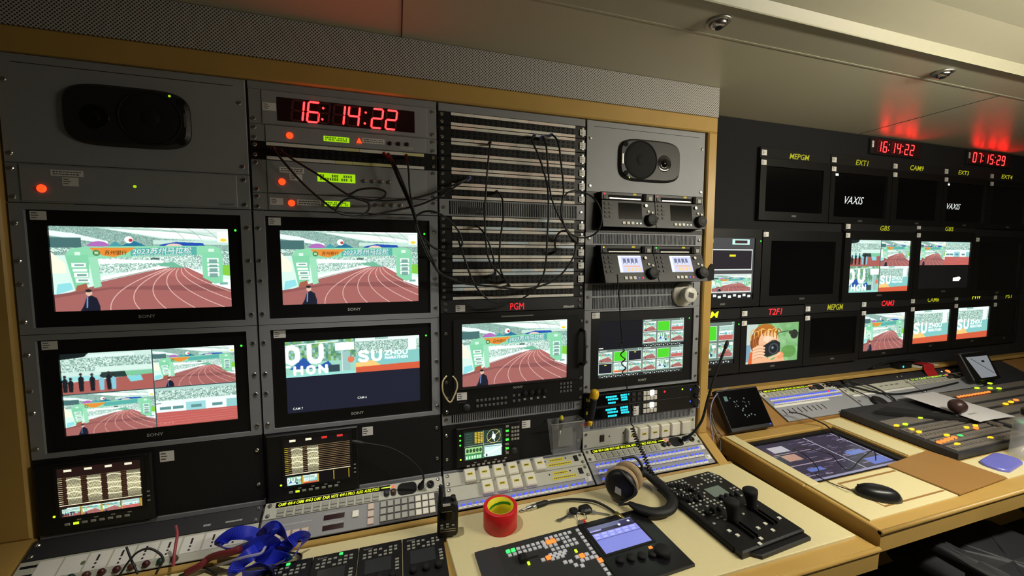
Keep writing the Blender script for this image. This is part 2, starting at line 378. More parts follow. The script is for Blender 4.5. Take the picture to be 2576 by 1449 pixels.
    c.poly([(.13, 1), (.15, .93), (.165, .84), (.19, .815), (.22, .85), (.235, .95), (.235, 1)], (26, 28, 44)); c.line([(.17, .84), (.165, .96)], .014, (120, 150, 200))
    return c.half()
def feed_crowd(W=320, H=180):
    c = Cv(W, H, (196, 224, 214)); c.noise(c.rect(0, .12, 1, .45, (0, 0, 0)), STANDS, 4)
    c.poly([(0, 0), (.3, 0), (.25, .1), (0, .14)], (20, 30, 30)); c.rect(.3, .05, .8, .12, (214, 238, 230)); c.rect(.36, .36, 1, .48, (206, 232, 222))
    c.rect(.42, .5, .7, .64, (40, 60, 56)); c.poly([(.68, .5), (1, .5), (1, .62), (.7, .62)], (120, 190, 150)); c.rect(0, .56, .42, .68, (150, 214, 214))
    c.poly([(0, .72), (1, .6), (1, 1), (0, 1)], (164, 92, 84)); c.poly([(.7, .64), (.86, .62), (.88, .76), (.74, .78)], (128, 206, 214))
    for x, h, k in ((.03, .36, 0), (.09, .3, 0), (.2, .4, 0), (.32, .38, 0), (.42, .34, 1), (.5, .4, 0), (.55, .34, 1)):
        c.poly([(x - .022, .94), (x - .03, .94 - h * .8), (x, .94 - h), (x + .03, .94 - h * .8), (x + .022, .94)], ((28, 30, 36), (130, 190, 206))[k]); c.ell(x, .92 - h, .016, .035, (50, 44, 44))
    return c.half()
def feed_track(W=320, H=180):
    c = Cv(W, H, (200, 228, 220)); c.noise(c.rect(0, .08, 1, .36, (0, 0, 0)), STANDS, 4); c.rect(0, 0, 1, .08, (170, 206, 196)); c.rect(0, .34, 1, .42, (226, 244, 236))
    c.rect(0, .4, .07, .52, (40, 50, 52)); c.rect(0, .42, 1, .66, (232, 244, 240)); c.rect(.36, .42, .6, .66, (150, 206, 210)); c.rect(.86, .42, 1, .66, (140, 196, 196))
    for x in (.05, .2, .42, .68): c.rect(x, .5, x + .13, .57, (90, 140, 140))
    c.rect(0, .64, 1, 1, (184, 92, 86))
    for k in range(5): c.line([(0, .7 + .07 * k), (1, .68 + .06 * k)], .01, (206, 128, 120))
    return c.half()
def feed_ou(W=320, H=180):
    c = Cv(W, H, (150, 206, 186)); c.noise(c.rect(0, 0, 1, .6, (0, 0, 0)), [(150, 196, 180), (86, 138, 112), (120, 168, 96), (110, 160, 148)], 12)
    c.rect(.7, .1, .98, .32, (236, 244, 242)); c.poly([(.05, .78), (.25, .45), (.4, .78), (.6, .6), (.68, .8)], (40, 84, 160)); c.rect(.78, .36, .92, .9, (150, 190, 186))
    c.line([(0, .12), (.75, .05)], .03, (226, 240, 234)); c.line([(.8, .3), (.8, .95)], .02, (230, 240, 236)); c.rect(0, .93, 1, 1, (150, 216, 206)); c.rect(.6, .72, .76, .92, (50, 70, 78))
    c.ell(.93, .6, .05, .09, (216, 120, 90)); word(c, 'OU', .0, .16, .17, .44, .16, .13, (246, 252, 248)); word(c, 'HON', .12, .72, .10, .2, .075, .07, (250, 252, 250)); c.line([(0, .7), (.05, .7)], .06, (250, 252, 250))
    return c.half()
def feed_su(W=320, H=180):
    c = Cv(W, H, (170, 214, 204)); c.noise(c.rect(0, .06, 1, .5, (0, 0, 0)), STANDS, 4); c.rect(0, 0, 1, .1, (224, 240, 234)); c.rect(.3, 0, .5, .06, (150, 190, 180))
    c.rect(.82, .05, .95, .5, (230, 242, 236)); c.poly([(0, .5), (1, .42), (1, .85), (0, .85)], (128, 192, 186)); c.poly([(0, .72), (.25, .66), (.42, .86), (0, .86)], (238, 196, 120))
    c.rect(.42, .66, .66, .72, (120, 190, 200)); c.poly([(0, .84), (1, .8), (1, 1), (0, 1)], (204, 90, 60)); word(c, 'SU', .06, .4, .12, .27, .08, .085, (240, 250, 246))
    word(c, 'ZHOU', .45, .42, .065, .12, .03, .04, (238, 250, 246)); word(c, 'MARATHON', .45, .59, .034, .07, .012, .024, (238, 248, 244)); return c.half()
def pad(c): return c.half()
ARCH, CROWD, TRACK, OUF, SUF = feed_arch(), feed_crowd(), feed_track(), feed_ou(), feed_su()
def quad(a, b, c_, d, W=288, H=162):
    c = Cv(W, H, (20, 30, 34)); c.paste(a, 0, 0, .5, .5); c.paste(b, .5, 0, 1, .5); c.paste(c_, 0, .5, .5, 1); c.paste(d, .5, .5, 1, 1)
    c.rect(.497, 0, .503, 1, (60, 80, 84)); c.rect(0, .496, 1, .504, (60, 80, 84)); return c.a
def scope(feeds, warm, W=176, H=130):
    c = Cv(W, H, (34, 18, 16) if warm else (12, 8, 8)); n = 4
    for k in range(14): c.rect(0, .2 + .04 * k, 1, .207 + .04 * k, (96, 64, 40) if warm else (150, 120, 84))
    for k in range(14): c.rect(0, .2 + .04 * k, .05, .21 + .04 * k, (222, 206, 160) if warm else (220, 190, 40))
    c.rect(0, .76, 1, .775, (226, 214, 176)); c.rect(0, .12, .04, .12, (0, 0, 0))
    for i in range(n):
        x = .08 + .25 * i * .96
        c.rect(x, .04, x + .09, .085, (230, 226, 200) if feeds[i] is not None else (206, 50, 46))
        if feeds[i] is None:
            c.rect(.24 * i + .245, .8, .24 * i + .26, 1, (196, 166, 40)); continue
        m = c.rect(x + .02, .2, x + .185, .76, (0, 0, 0)); g = np.exp(-((c.Y - .48) / .3) ** 2); v = (.45 + .55 * np.abs(np.sin(c.Y * (34 + 5 * i) + 2.2 * np.sin(c.X * 60 + i)) )) * (rng.random((H, W)) * .35 + .65)
        t = (g * v)[..., None]; lum = np.array((236, 228, 180)) * (.25 + .75 * t); c.a[m] = lum[m]
        for q in range(4):
            yy = .26 + .12 * q + .03 * math.sin(i * 3 + q); c.line(bez((x + .02, yy), (x + .1, yy - .05 + .06 * ((i + q) % 2)), (x + .185, yy + .01)), .02, (250, 244, 206), .9)
        c.paste(feeds[i], .24 * i + .02, .82, .24 * i + .235, 1.0); c.rect(.24 * i + .24, .82, .24 * i + .262, 1, (176, 150, 52))
    return c.a
def scope_multi(W=150, H=110):
    c = Cv(W, H, (36, 58, 50)); c.line([(.0, .52), (1, .48)], .012, (190, 210, 190)); c.line([(.5, 0), (.5, 1)], .012, (190, 210, 190))
    for k in range(5): c.rect(.04, .08 + .09 * k, .2, .09 + .09 * k, (86, 110, 100))
    for a in range(3):
        for b in range(7): c.rect(.27 + .075 * a, .05 + .058 * b, .33 + .075 * a, .092 + .058 * b, (206, 176, 52))
    for r, cc in ((.25, (200, 190, 110)), (.235, (30, 48, 42))): c.ell(.77, .25, r * .73, r, cc)
    c.line([(.6, .42), (.93, .1)], .02, (240, 220, 120)); c.ell(.77, .27, .05, .1, (240, 250, 240)); c.line([(.75, .1), (.79, .44)], .03, (220, 240, 220))
    c.rect(.02, .56, .47, .8, (150, 200, 130))
    for k in range(5): c.ell(.08 + .085 * k, .68, .035, .07, (40, 80, 50))
    c.rect(.02, .82, .47, 1, (60, 150, 90))
    for k in range(6): c.rect(.04 + .07 * k, .86, .085 + .07 * k, .97, (200, 236, 200))
    c.rect(.52, .56, .98, .98, (206, 232, 228)); c.line([(.52, .9), (.98, .66)], .05, (240, 250, 246)); c.line([(.55, .6), (.95, .62)], .03, (110, 150, 150)); c.rect(.56, .86, .6, .96, (60, 70, 80)); return c.a
def cells(c, x0, y0, x1, y1, list6, navy=(24, 26, 38)):
    w, h = (x1 - x0) / 3, (y1 - y0); c.rect(x0, y0, x1, y1, (104, 122, 112)); c.rect(x0, y0 + h * .9, x1, y1, (30, 34, 36))
    c.rect(x0 + .02, y0 + h * .02, x0 + .1, y0 + h * .05, (220, 226, 222)); c.rect(x1 - .05, y0 + h * .01, x1 - .01, y0 + h * .08, (200, 236, 226)); c.rect(x1 - .043, y0 + h * .025, x1 - .017, y0 + h * .065, (40, 60, 60))
    for k, f in enumerate(list6):
        a, b = k % 3, k // 3; X0, X1 = x0 + w * (a + .08), x0 + w * (a + .93); Y0, Y1 = y0 + h * (.1 + .4 * b), y0 + h * (.43 + .4 * b)
        c.rect(X0 - .004, Y0 - .008, X1 + .004, Y1 + .008, (220, 232, 226))
        if isinstance(f, str) and f == 'g': c.rect(X0, Y0, X1, Y1, (76, 206, 42))
        elif isinstance(f, str): c.rect(X0, Y0, X1, Y1, navy); c.rect((X0 + X1) / 2 - .012, Y0 + .015, (X0 + X1) / 2 + .012, Y0 + .03, (230, 220, 60))
        else: c.paste(f, X0, Y0, X1, Y1)
    for k in range(18):
        xx = x0 + (x1 - x0) * (.04 + .05 * k); c.rect(xx, y0 + h * (.92 + .02 * (k % 2)), xx + (x1 - x0) * .03, y0 + h * (.95 + .02 * (k % 2)), (196, 206, 202))
def multiview(W=288, H=162):
    c = Cv(W, H, (14, 16, 24)); g = 'g'
    cells(c, .5, 0, 1, .5, [ARCH, g, TRACK, ARCH, OUF, ARCH]); cells(c, .5, .5, 1, 1, [ARCH, g, TRACK, ARCH, OUF, ARCH]); cells(c, 0, .5, .5, 1, [ARCH, g, 'n', 'n', SUF, ARCH])
    c.rect(.01, .46, .06, .48, (220, 220, 220)); return c.a
def multi2(W=160, H=150):
    c = Cv(W, H, (70, 70, 72)); c.rect(.18, .03, .34, .09, (220, 204, 40)); c.rect(.64, .02, .92, .11, (190, 236, 226)); c.rect(.68, .04, .88, .09, (60, 40, 44)); c.rect(0, .9, 1, 1, (24, 24, 26))
    for k, (f, x0, x1, y0, y1) in enumerate((('g', -.3, .24, .2, .5), ('n', .34, .96, .2, .5), (SUF, -.3, .24, .6, .86), (ARCH, .34, .96, .6, .86))):
        c.rect(max(x0, 0) - .02, y0 - .02, x1 + .015, y1 + .02, (206, 214, 210)); X0 = max(x0, 0)
        if isinstance(f, str) and f == 'g': c.rect(X0, y0 + .06, x1, y1, (76, 212, 42)); c.rect(X0, y0, x1, y0 + .06, (150, 150, 150))
        elif isinstance(f, str): c.rect(X0, y0, x1, y1, (34, 30, 38)); c.rect(.6, .27, .7, .3, (226, 214, 40))
        else: c.paste(f, X0, y0, x1, y1)
    for k in range(12): c.rect(.04 + .08 * k, .91 + .02 * (k % 2), .09 + .08 * k, .95 + .02 * (k % 2), (220, 226, 222))
    return c.a
def feed_photog(W=352, H=240):
    c = Cv(W, H, (120, 170, 112)); r = np.random.default_rng(8)
    for k in range(70):
        x, y = .45 + .55 * r.random(), r.random(); q = r.random(); c.ell(x, y, .03 + .06 * r.random(), .04 + .08 * r.random(), (90 + 90 * q, 150 + 70 * q, 84 + 90 * q), .5)
    c.ell(.82, .76, .15, .16, (86, 140, 62), .8); c.rect(0, 0, .22, 1, (196, 208, 204), .9); c.rect(0, .52, .1, .95, (120, 156, 176))
    c.line(bez((.55, .3), (.8, .16), (1, .3)), .02, (60, 74, 58)); c.ell(.92, .32, .075, .12, (44, 44, 40)); c.ell(.85, .27, .04, .05, (50, 54, 46))
    c.ell(.36, .34, .24, .33, (176, 108, 40)); c.ell(.18, .46, .09, .26, (132, 66, 30)); c.ell(.43, .46, .19, .27, (232, 180, 142)); c.ell(.46, .40, .13, .1, (246, 214, 184), .8); c.ell(.52, .52, .1, .12, (222, 164, 128), .7)
    for k in range(16):
        x = .08 + .032 * k; c.line(bez((x + .02, .40 - .1 * math.sin(k * .21)), (x + .03 * math.sin(k * 1.7), .02 + .05 * (k % 3)), (x + .10, .20 + .04 * (k % 2))), .028, ((226, 166, 74), (168, 100, 34), (244, 204, 120), (140, 78, 30))[k % 4], .85)
    for k in range(5): c.line(bez((.14 + .02 * k, .3), (.1 + .02 * k, .5), (.16 + .03 * k, .62)), .02, ((150, 84, 36), (196, 130, 56))[k % 2], .8)
    c.poly([(.08, 1), (.12, .70), (.2, .56), (.3, .5), (.37, .56), (.36, .8), (.42, .9), (.52, .95), (.62, .84), (.72, .9), (.76, 1)], (228, 172, 132)); c.poly([(.06, 1), (.09, .72), (.14, .68), (.13, 1)], (214, 96, 44))
    c.poly([(.33, .57), (.42, .5), (.60, .47), (.65, .52), (.655, .78), (.42, .86), (.35, .82)], (30, 33, 38)); c.poly([(.42, .5), (.5, .44), (.57, .44), (.6, .47)], (44, 48, 54)); c.ell(.53, .66, .095, .145, (64, 72, 76)); c.ell(.53, .66, .07, .11, (24, 27, 32)); c.ell(.51, .63, .022, .035, (120, 140, 150))
    for k in range(4): c.line(bez((.15, .63 + .075 * k), (.25, .56 + .075 * k), (.355, .62 + .075 * k)), .05, (240, 194, 158)); c.line(bez((.16, .665 + .075 * k), (.26, .6 + .075 * k), (.35, .655 + .075 * k)), .008, (176, 116, 84))
    c.ell(.66, .84, .07, .09, (226, 150, 104)); c.line(bez((.45, .9), (.56, .86), (.66, .8)), .05, (238, 186, 150)); return c.half()
def audio_screen(W=200, H=120):
    c = Cv(W, H, (66, 58, 78)); r = np.random.default_rng(3)
    for k in range(90):
        x, y = r.random(), r.random(); c.rect(x, y, x + .03 + .1 * r.random(), y + .012, ((150, 140, 170), (110, 100, 128), (206, 200, 222))[k % 3], .7)
    for a, b, w_, h_, q in ((.1, .1, .18, .16, (206, 200, 210)), (.1, .34, .16, .16, (206, 160, 140)), (.12, .72, .16, .07, (110, 130, 206)), (.72, .52, .2, .1, (120, 140, 216)), (.76, .74, .22, .16, (110, 126, 214))): c.rect(a, b, a + w_, b + h_, q)
    c.rect(.62, 0, .632, 1, (214, 212, 230)); c.rect(0, .93, 1, 1, (170, 166, 196)); c.rect(.975, 0, .985, .9, (206, 206, 230)); c.rect(.0, .6, .5, .62, (190, 170, 180)); c.rect(.05, .3, .5, .315, (176, 150, 160)); return c.a
def menu_screen(W=120, H=90):
    c = Cv(W, H, (122, 128, 206)); c.rect(0, 0, 1, .16, (96, 100, 130)); c.rect(0, .16, 1, .28, (44, 40, 60)); c.rect(0, .16, .25, .2, (160, 164, 230)); c.rect(.7, .04, 1, .2, (56, 54, 84)); c.rect(0, .28, 1, .5, (134, 140, 222))
    for k in range(6): c.rect(.03 + .16 * k, .3, .14 + .16 * k, .37, (172, 176, 246)); c.rect(.03 + .16 * k, .4, .12 + .16 * k, .47, (168, 172, 242))
    c.rect(0, .5, 1, .52, (70, 74, 130)); c.ell(.66, .17, .03, .04, (235, 240, 255)); c.ell(.9, .12, .03, .04, (235, 240, 255)); return c.a
def deck_screen(W=56, H=42):
    c = Cv(W, H, (196, 202, 232)); c.rect(0, 0, 1, .08, (232, 236, 250)); c.rect(0, 0, .12, 1, (226, 230, 246))
    for k in range(4): c.rect(.2 + .17 * k, .16, .32 + .17 * k, .52, (96, 104, 140)); c.poly([(.2 + .17 * k, .52), (.26 + .17 * k, .4), (.32 + .17 * k, .52)], (220, 224, 244))
    c.rect(.2, .6, .9, .66, (230, 170, 130))
    for k in range(4): c.rect(.32 + .16 * k, .72, .43 + .16 * k, .92, (240, 196, 140))
    return c.a
def screen_mesh(name, A, u0, u1, v0, v1, w, curve=None):
    H, W = A.shape[:2]; xs = np.linspace(u0, u1, W + 1); ys = np.linspace(v1, v0, H + 1)
    co_ = np.zeros(((H + 1) * (W + 1), 3)); gx, gy = np.meshgrid(xs, ys); co_[:, 0] = gx.ravel(); co_[:, 1] = gy.ravel(); co_[:, 2] = w
    i, j = np.meshgrid(np.arange(H), np.arange(W), indexing='ij'); a = i * (W + 1) + j
    q = np.stack([a, a + W + 1, a + W + 2, a + 1], -1).reshape(-1)
    me = bpy.data.meshes.new(name); n = H * W; me.vertices.add(len(co_)); me.vertices.foreach_set('co', co_.ravel())
    me.loops.add(4 * n); me.loops.foreach_set('vertex_index', q.astype(np.int32)); me.polygons.add(n)
    me.polygons.foreach_set('loop_start', np.arange(0, 4 * n, 4, dtype=np.int32)); me.update(calc_edges=True)
    ca = me.color_attributes.new('Col', 'FLOAT_COLOR', 'CORNER'); c = np.ones((n, 4)); c[:, :3] = lin(A.reshape(-1, 3))
    ca.data.foreach_set('color', np.repeat(c, 4, 0).astype(np.float32).ravel()); me.materials.append(SCREEN); return me
# ---------------------------------------------------------------- the room
def slab(name, x0, x1, y0, y1, z0, z1, m): return struct(MB().box(x0, x1, y0, y1, z0 + ZO, z1 + ZO).obj(name, m))
XL, XR, YB, YF = -.62, 4.7, .26, -2.1; ZC = .645
slab('floor', XL, XR, YF, YB, -ZO - .05, -ZO, FLOORM)
slab('wall_left', XL - .05, XL, YF, YB, -ZO, ZC + .2, WALLM)
slab('wall_right', XR, XR + .05, YF, YB, -ZO, ZC + .2, WALLM)
slab('wall_rear', XL, XR, YF - .05, YF, -ZO, ZC + .2, WALLM)
slab('wall_front', XL, XR, YB, YB + .05, -ZO, ZC + .2, WALLM)
# ceiling: flat cloth panels, then a lamp strip, a rounded lip and the raised middle
ce = struct(MB().box(XL, XR, -.28, YB, ZC + ZO, ZC + ZO + .02).obj('ceiling', CEILM))
def extrude_x(P, x0, x1):
    n = len(P); b = MB(); V = [(x, y, z + ZO) for x in (x0, x1) for y, z in P]
    F = [(i, (i + 1) % n, n + (i + 1) % n, n + i) for i in range(n)] + [tuple(range(n))[::-1], tuple(range(n, 2 * n))]
    return b.add(V, F)
lip = [(-.28, ZC - .001), (-.39, ZC - .008)] + [(-.405 - .012 * math.sin(t), ZC - .020 + .012 * math.cos(t)) for t in np.linspace(0, math.pi / 2, 6)]
lip += [(-.417, ZC - .016), (-.43, ZC + .006), (-.52, ZC + .03), (-.8, ZC + .05), (-1.4, ZC + .055), (YF, ZC + .055), (YF, ZC + .09), (-.28, ZC + .09)]
struct(extrude_x(lip, XL, XR).obj('ceiling_middle', CEILS))
for x in (.396, 2.62):                                             # joints between the cloth panels
    struct(MB().box(x - .0016, x + .0016, -.28, .2, ZC + ZO - .0012, ZC + ZO).obj('trim_1', DARK))
struct(MB().box(XL, XR, -.2835, -.2775, ZC + ZO - .0022, ZC + ZO).obj('trim_2', CEILS))
def downlight(x, y, lab):
    t = thing('ceiling_spotlight', lab, 'spotlight', FG, (x, y, ZC + ZO - .009))
    MB().lathe([(.030, .004), (.030, -.002), (.026, -.004), (.022, -.003), (.0215, .004)], n=28, closed=True).obj('trim_ring', STEEL, t)
    MB().lathe([(.0205, .004), (.020, -.006), (.016, -.012), (.008, -.0145), (.001, -.015)], n=24).obj('eyeball', CHROME, t)
    MB().lathe([(.0085, -.0135), (.0085, -.0165), (.007, -.0165)], n=16).obj('opening', VOID, t)
downlight(.254, -.344, 'small round chrome ceiling spotlight, lit, above the red clock of the rack')
sl = bpy.data.lights.new('spotlight_beam', 'SPOT'); sl.energy = SPOT_POWER; sl.spot_size = math.radians(84); sl.spot_blend = .7; sl.shadow_soft_size = .02; sl.color = (1.0, .96, .88)
so_ = bpy.data.objects.new('spotlight_beam', sl); col.objects.link(so_); so_.location = (.254, -.344, ZC + ZO - .03); so_.rotation_euler = (math.radians(-8), 0, 0)
downlight(1.197, -.344, 'small round chrome ceiling spotlight, above the end of the equipment rack')
downlight(2.14, -.337, 'small round chrome ceiling spotlight, above the red wall clocks')
downlight(3.05, -.33, 'small round chrome ceiling spotlight, farthest along the row from the rack')
lt = thing('ceiling_lamp', 'bare white strip lamp hanging from the raised ceiling behind the desks', 'lamp', FG, (LAMP_AT[0], LAMP_AT[1], ZC + ZO + .055))
hz = LAMP_AT[2] - ZC - .055
MB().box(-.57, .57, -.03, .03, hz + .026, hz + .05, .01).obj('housing', WHITE, lt)
for q in (-.4, .4): MB().box(q - .006, q + .006, -.006, .006, hz + .05, 0).obj('hanger', STEEL, lt)
MB().lathe([(.022, -.55), (.022, .55)], (0, 0, hz), (1, 0, 0), 16).obj('tube', led('warm_white_tube', (255, 246, 222), LAMP_STRENGTH, 'AUTO'), lt)
# ---------------------------------------------------------------- the equipment rack (carcass)
rk = thing('equipment_rack', 'tall grey four-bay equipment rack in a yellow wooden surround', 'rack', FR, (.495, -1.49, 0))
def rp(b, name, m, **k):
    b.V = [(x - .495, y + 1.49, z) for x, y, z in b.V]; return b.obj(name, m, rk, **k)
rp(MB().box(-.575, 1.528, .482, .538, -.24, .016, .004), 'top_beam', WOOD)
rp(MB().box(1.487, 1.528, -.67, .482, -.24, .016, .004), 'side_post', WOOD)
rp(MB().box(-.575, -.498, -.67, .482, -.24, .016, .004), 'side_post', WOOD)
rp(MB().box(-.575, 1.528, .538, .644, -.2, .016), 'perforated_strip', None or GREY)
PERF = bpy.data.objects['perforated_strip']
rp(MB().box(-.498, 1.487, -.67, .482, -.24, -.2), 'back_plate', VOID)
for k in range(5):
    x = .495 * (k - 1); a = .012
    for s in (-1, 1):
        if (k == 0 and s < 0) or (k == 4 and s > 0): continue
        rp(MB().box(x + (.0012 if s > 0 else -a), x + (a if s > 0 else -.0012), -.67, .482, -.05, -.0205), 'rail', GREY)
    if 0 < k < 4: rp(MB().box(x - .0012, x + .0012, -.67, .482, -.05, -.03), 'gap', VOID)
# sloping cheeks beside the tilted panels, and the base under the slope
cs = (math.sin(A58) * .13, math.cos(A58) * .13)
for x0, x1 in ((-.575, -.498), (1.487, 1.528)):
    P = [(0.24, -.67), (-.016, -.67), (-.016 - cs[0], -.670 - cs[1]), (-.016 - cs[0], -.7405), (.24, -.7405)]
    b = MB(); V = [(x, z, -y) for x in (x0, x1) for y, z in P]; n = 5
    b.add(V, [tuple(range(n)), tuple(range(n, 2 * n))[::-1]] + [((i + 1) % n, i, n + i, n + (i + 1) % n) for i in range(n)]); rp(b, 'cheek', WOOD)
P = [(.05, -.6845), (.012, -.6845), (.02 - cs[0], -.676 - cs[1]), (.02 - cs[0], -.7455), (.05, -.7455)]

b = MB(); V = [(x, z, -y) for x in (-.498, 1.487) for y, z in P]; n = 5
b.add(V, [tuple(range(n)), tuple(range(n, 2 * n))[::-1]] + [((i + 1) % n, i, n + i, n + (i + 1) % n) for i in range(n)]); rp(b, 'sloping_base', DARK)
for k in range(4):
    x = .495 * (k - 1); rp(MB().box(x + .003, x + .492, -.684, -.6685, -.012, .004, .002), 'bottom_rail', GREY)
# pattern of fine holes in the strip above the rack
m = bpy.data.materials.new('perforated_light_grey_metal'); m.use_nodes = True; nt = m.node_tree; b = nt.nodes['Principled BSDF']
tc = nt.nodes.new('ShaderNodeTexCoord'); mp = nt.nodes.new('ShaderNodeMapping'); nt.links.new(tc.outputs['Object'], mp.inputs['Vector'])
mp.inputs['Scale'].default_value = (160, 160, 160); mp.inputs['Rotation'].default_value = (0, 0, math.radians(45))
vo = nt.nodes.new('ShaderNodeTexVoronoi'); vo.voronoi_dimensions = '2D'; vo.inputs['Randomness'].default_value = 0.0; vo.inputs['Scale'].default_value = 1.0; nt.links.new(mp.outputs['Vector'], vo.inputs['Vector'])
rp_ = nt.nodes.new('ShaderNodeValToRGB'); rp_.color_ramp.elements[0].position = .30; rp_.color_ramp.elements[0].color = (.03, .03, .03, 1)
rp_.color_ramp.elements[1].position = .38; rp_.color_ramp.elements[1].color = tuple(lin((190, 186, 182))) + (1,)
nt.links.new(vo.outputs['Distance'], rp_.inputs['Fac']); nt.links.new(rp_.outputs['Color'], b.inputs['Base Color']); b.inputs['Roughness'].default_value = .5
PERF.data.materials.clear(); PERF.data.materials.append(m)
# ---------------------------------------------------------------- desks
def desk(name, lab, F, P, th, cream, cuts, ox):
    t = thing(name, lab, 'desk', F, (ox, 0, 0))
    sh = lambda Q: [(x - ox, y) for x, y in Q]
    return t, sh
dl, sh = desk('console_desk', 'lower cream desk with rounded yellow wooden edge, below the equipment rack', FD, None, .068, None, None, .6)
xf = lambda y: 1.542 + (-.112 - y) * .075
MB().prism(sh([(-.56, -.525), (1.60, -.55), (1.56, -.098), (-.56, -.098)]), -.066, -.0035, .006).obj('wooden_edge', WOOD, dl)
MB().prism(sh([(-.53, -.132), (.474, -.132), (.474, -.148), (-.53, -.148)]), -.0035, .0, .001).obj('back_strip', CREAM, dl)
MB().prism(sh([(-.53, -.132), (.474, -.132), (.474, -.50), (-.53, -.50)]), -.0034, -.0005).obj('cream_board', CREAM, dl)
MB().prism(sh([(.476, -.130), (1.543, -.124), (1.576, -.507), (.505, -.507)]), -.0035, .006, .002).obj('cream_board', CREAM, dl)
MB().box(-1.1, .93, -.1, -.07, -.72, -.067).obj('modesty_panel', WOOD, dl)
MB().tube([(-1.16, -.524, -.009), (1.0, -.5485, -.009)], .0068, 10).obj('edge_lip', WOOD, dl)
dr, sh2 = desk('console_desk', 'higher cream desk with yellow wooden edge and a sunken screen, below the monitor wall', FE, None, .068, None, None, 2.6)
# ring around the sunken screen: four wooden pieces, cream inlays
SX0, SX1, SY0, SY1 = 1.672, 2.165, -.325, -.055
for Q in ([(1.61, -.545), (4.4, -.545), (4.4, -.335), (1.61, -.335)], [(1.61, -.335), (SX0, -.335), (SX0, -.0), (1.61, -.0)],
          [(SX1, -.335), (4.4, -.335), (4.4, -.0), (SX1, -.0)], [(SX0, -.052), (SX1, -.052), (SX1, 0), (SX0, 0)]):
    MB().prism(sh2(Q), -.066, -.003, .003).obj('wooden_frame', WOOD, dr)
MB().prism(sh2([(1.625, -.51), (2.02, -.51), (2.0, -.345), (1.625, -.345)]), -.003, .0015, .001).obj('cream_inlay', CREAM, dr)
MB().prism(sh2([(1.625, -.345), (1.668, -.345), (1.668, -.012), (1.625, -.012)]), -.003, .0015, .001).obj('cream_inlay', CREAM, dr)
MB().prism(sh2([(2.17, -.31), (2.27, -.31), (2.27, -.012), (2.17, -.012)]), -.003, .0015, .001).obj('cream_inlay', CREAM, dr)
MB().prism(sh2([(2.31, -.50), (3.4, -.50), (3.4, -.39), (2.29, -.39)]), -.003, .0015, .001).obj('cream_inlay', CREAM, dr)
MB().prism(sh2([(2.0, -.338), (2.27, -.312), (2.284, -.388), (2.30, -.500), (2.022, -.512)]), .0016, .007, .0015).obj('brown_board', WOODB, dr)
b = MB()
for Q in ([(1.72, -.362), (1.995, -.362), (1.995, -.369), (1.72, -.369)], [(1.72, -.369), (1.726, -.369), (1.738, -.485), (1.732, -.485)], [(1.738, -.485), (2.01, -.485), (2.01, -.479), (1.738, -.479)]): b.prism(sh2(Q), .0012, .0018)
b.obj('groove', WOODB, dr)
MB().box(SX0 - 2.6, SX1 - 2.6, SY0 - .01, SY1, -.045, -.02).obj('screen_well', BLACKM, dr)
sm = screen_mesh('screen_picture', audio_screen(), 1.69 - 2.6, 2.125 - 2.6, -.318, -.078, -.0195); sm.materials.clear(); sm.materials.append(SCREEND)
link('sunken_screen', sm, dr)
MB().rframe(SX0 - 2.6 + .001, SX1 - 2.6 - .001, SY0 - .008, SY1, 1.688 - 2.6, 2.127 - 2.6, -.320, -.076, -.0195, -.012).obj('screen_bezel', BLACK, dr)
MB().box(-.98, 1.75, -.06, -.03, -.76, -.068).obj('modesty_panel', WOOD, dr)
MB().tube([(-.99, -.5435, -.009), (1.8, -.5435, -.009)], .0068, 10).obj('edge_lip', WOOD, dr)
# sloping plinth behind the higher desk and the ledge below the monitor wall
b = MB(); P = [(.197, -.60), (.17, -.615), (.002, -.697), (.002, -.80), (.197, -.80)]; V = [(x, y, z + ZO) for x in (1.535, 4.4) for y, z in P]; n = 5
b.add(V, [tuple(range(n))[::-1], tuple(range(n, 2 * n))] + [(i, (i + 1) % n, n + (i + 1) % n, n + i) for i in range(n)])
pl = b.obj('console_plinth', WOODB); tag(pl, 'sloping wooden plinth carrying the tilted panels, behind the higher desk', 'console')
lg = MB().box(1.535, 4.4, .155, .2, -.600 + ZO, -.585 + ZO, .003).obj('wall_ledge', WOOD); tag(lg, 'yellow wooden ledge below the black monitor wall', 'ledge')
struct(MB().box(1.53, 4.45, .2, YB, -.80 + ZO, ZC + ZO - .002).obj('wall_back', WALLK))
struct(MB().box(1.50, 1.53, .245, YB, -.8 + ZO, ZC + ZO - .002).obj('trim_3', DARK))
def blocks(u0, u1, v0, v1, w0, w1, lo=.0012, hi=.0035, gap=.0007, b=None):      # print too small to read
    b = b or MB(); u = u0
    while u < u1 - lo * .5:
        l = random.uniform(lo, hi); b.box(u, min(u + l, u1), v0, v1, w0, w1); u += l + gap
    return b
# ---------------------------------------------------------------- rack units (rack coordinates u, v; w out of the rack)
ORG = {}
def unit(name, lab, cat, u0, u1, v0, v1, m=None, F=FR, group=None, th=.004, r=.0015, panel=True):
    t = thing(name, lab, cat, F, ((u0 + u1) / 2, v0, 0), group=group)
    ORG[t.name] = ((u0 + u1) / 2, v0)
    if panel: MB().box((u0 - u1) / 2, (u1 - u0) / 2, 0, v1 - v0, 0, th, .0012).obj('front_panel', m or GREY2, t)
    return t
def L(t, u, v): o = ORG[t.name]; return u - o[0], v - o[1]
def LB(t, u0, u1, v0, v1): o = ORG[t.name]; return u0 - o[0], u1 - o[0], v0 - o[1], v1 - o[1]
def LP(t, pts): o = ORG[t.name]; return [(u - o[0], v - o[1]) for u, v in pts]
B = lambda k: .495 * (k - 1)
SW, SH = .3695, .2078
ARCHM = screen_mesh('arch_picture', ARCH, -SW / 2, SW / 2, -SH / 2, SH / 2, 0)
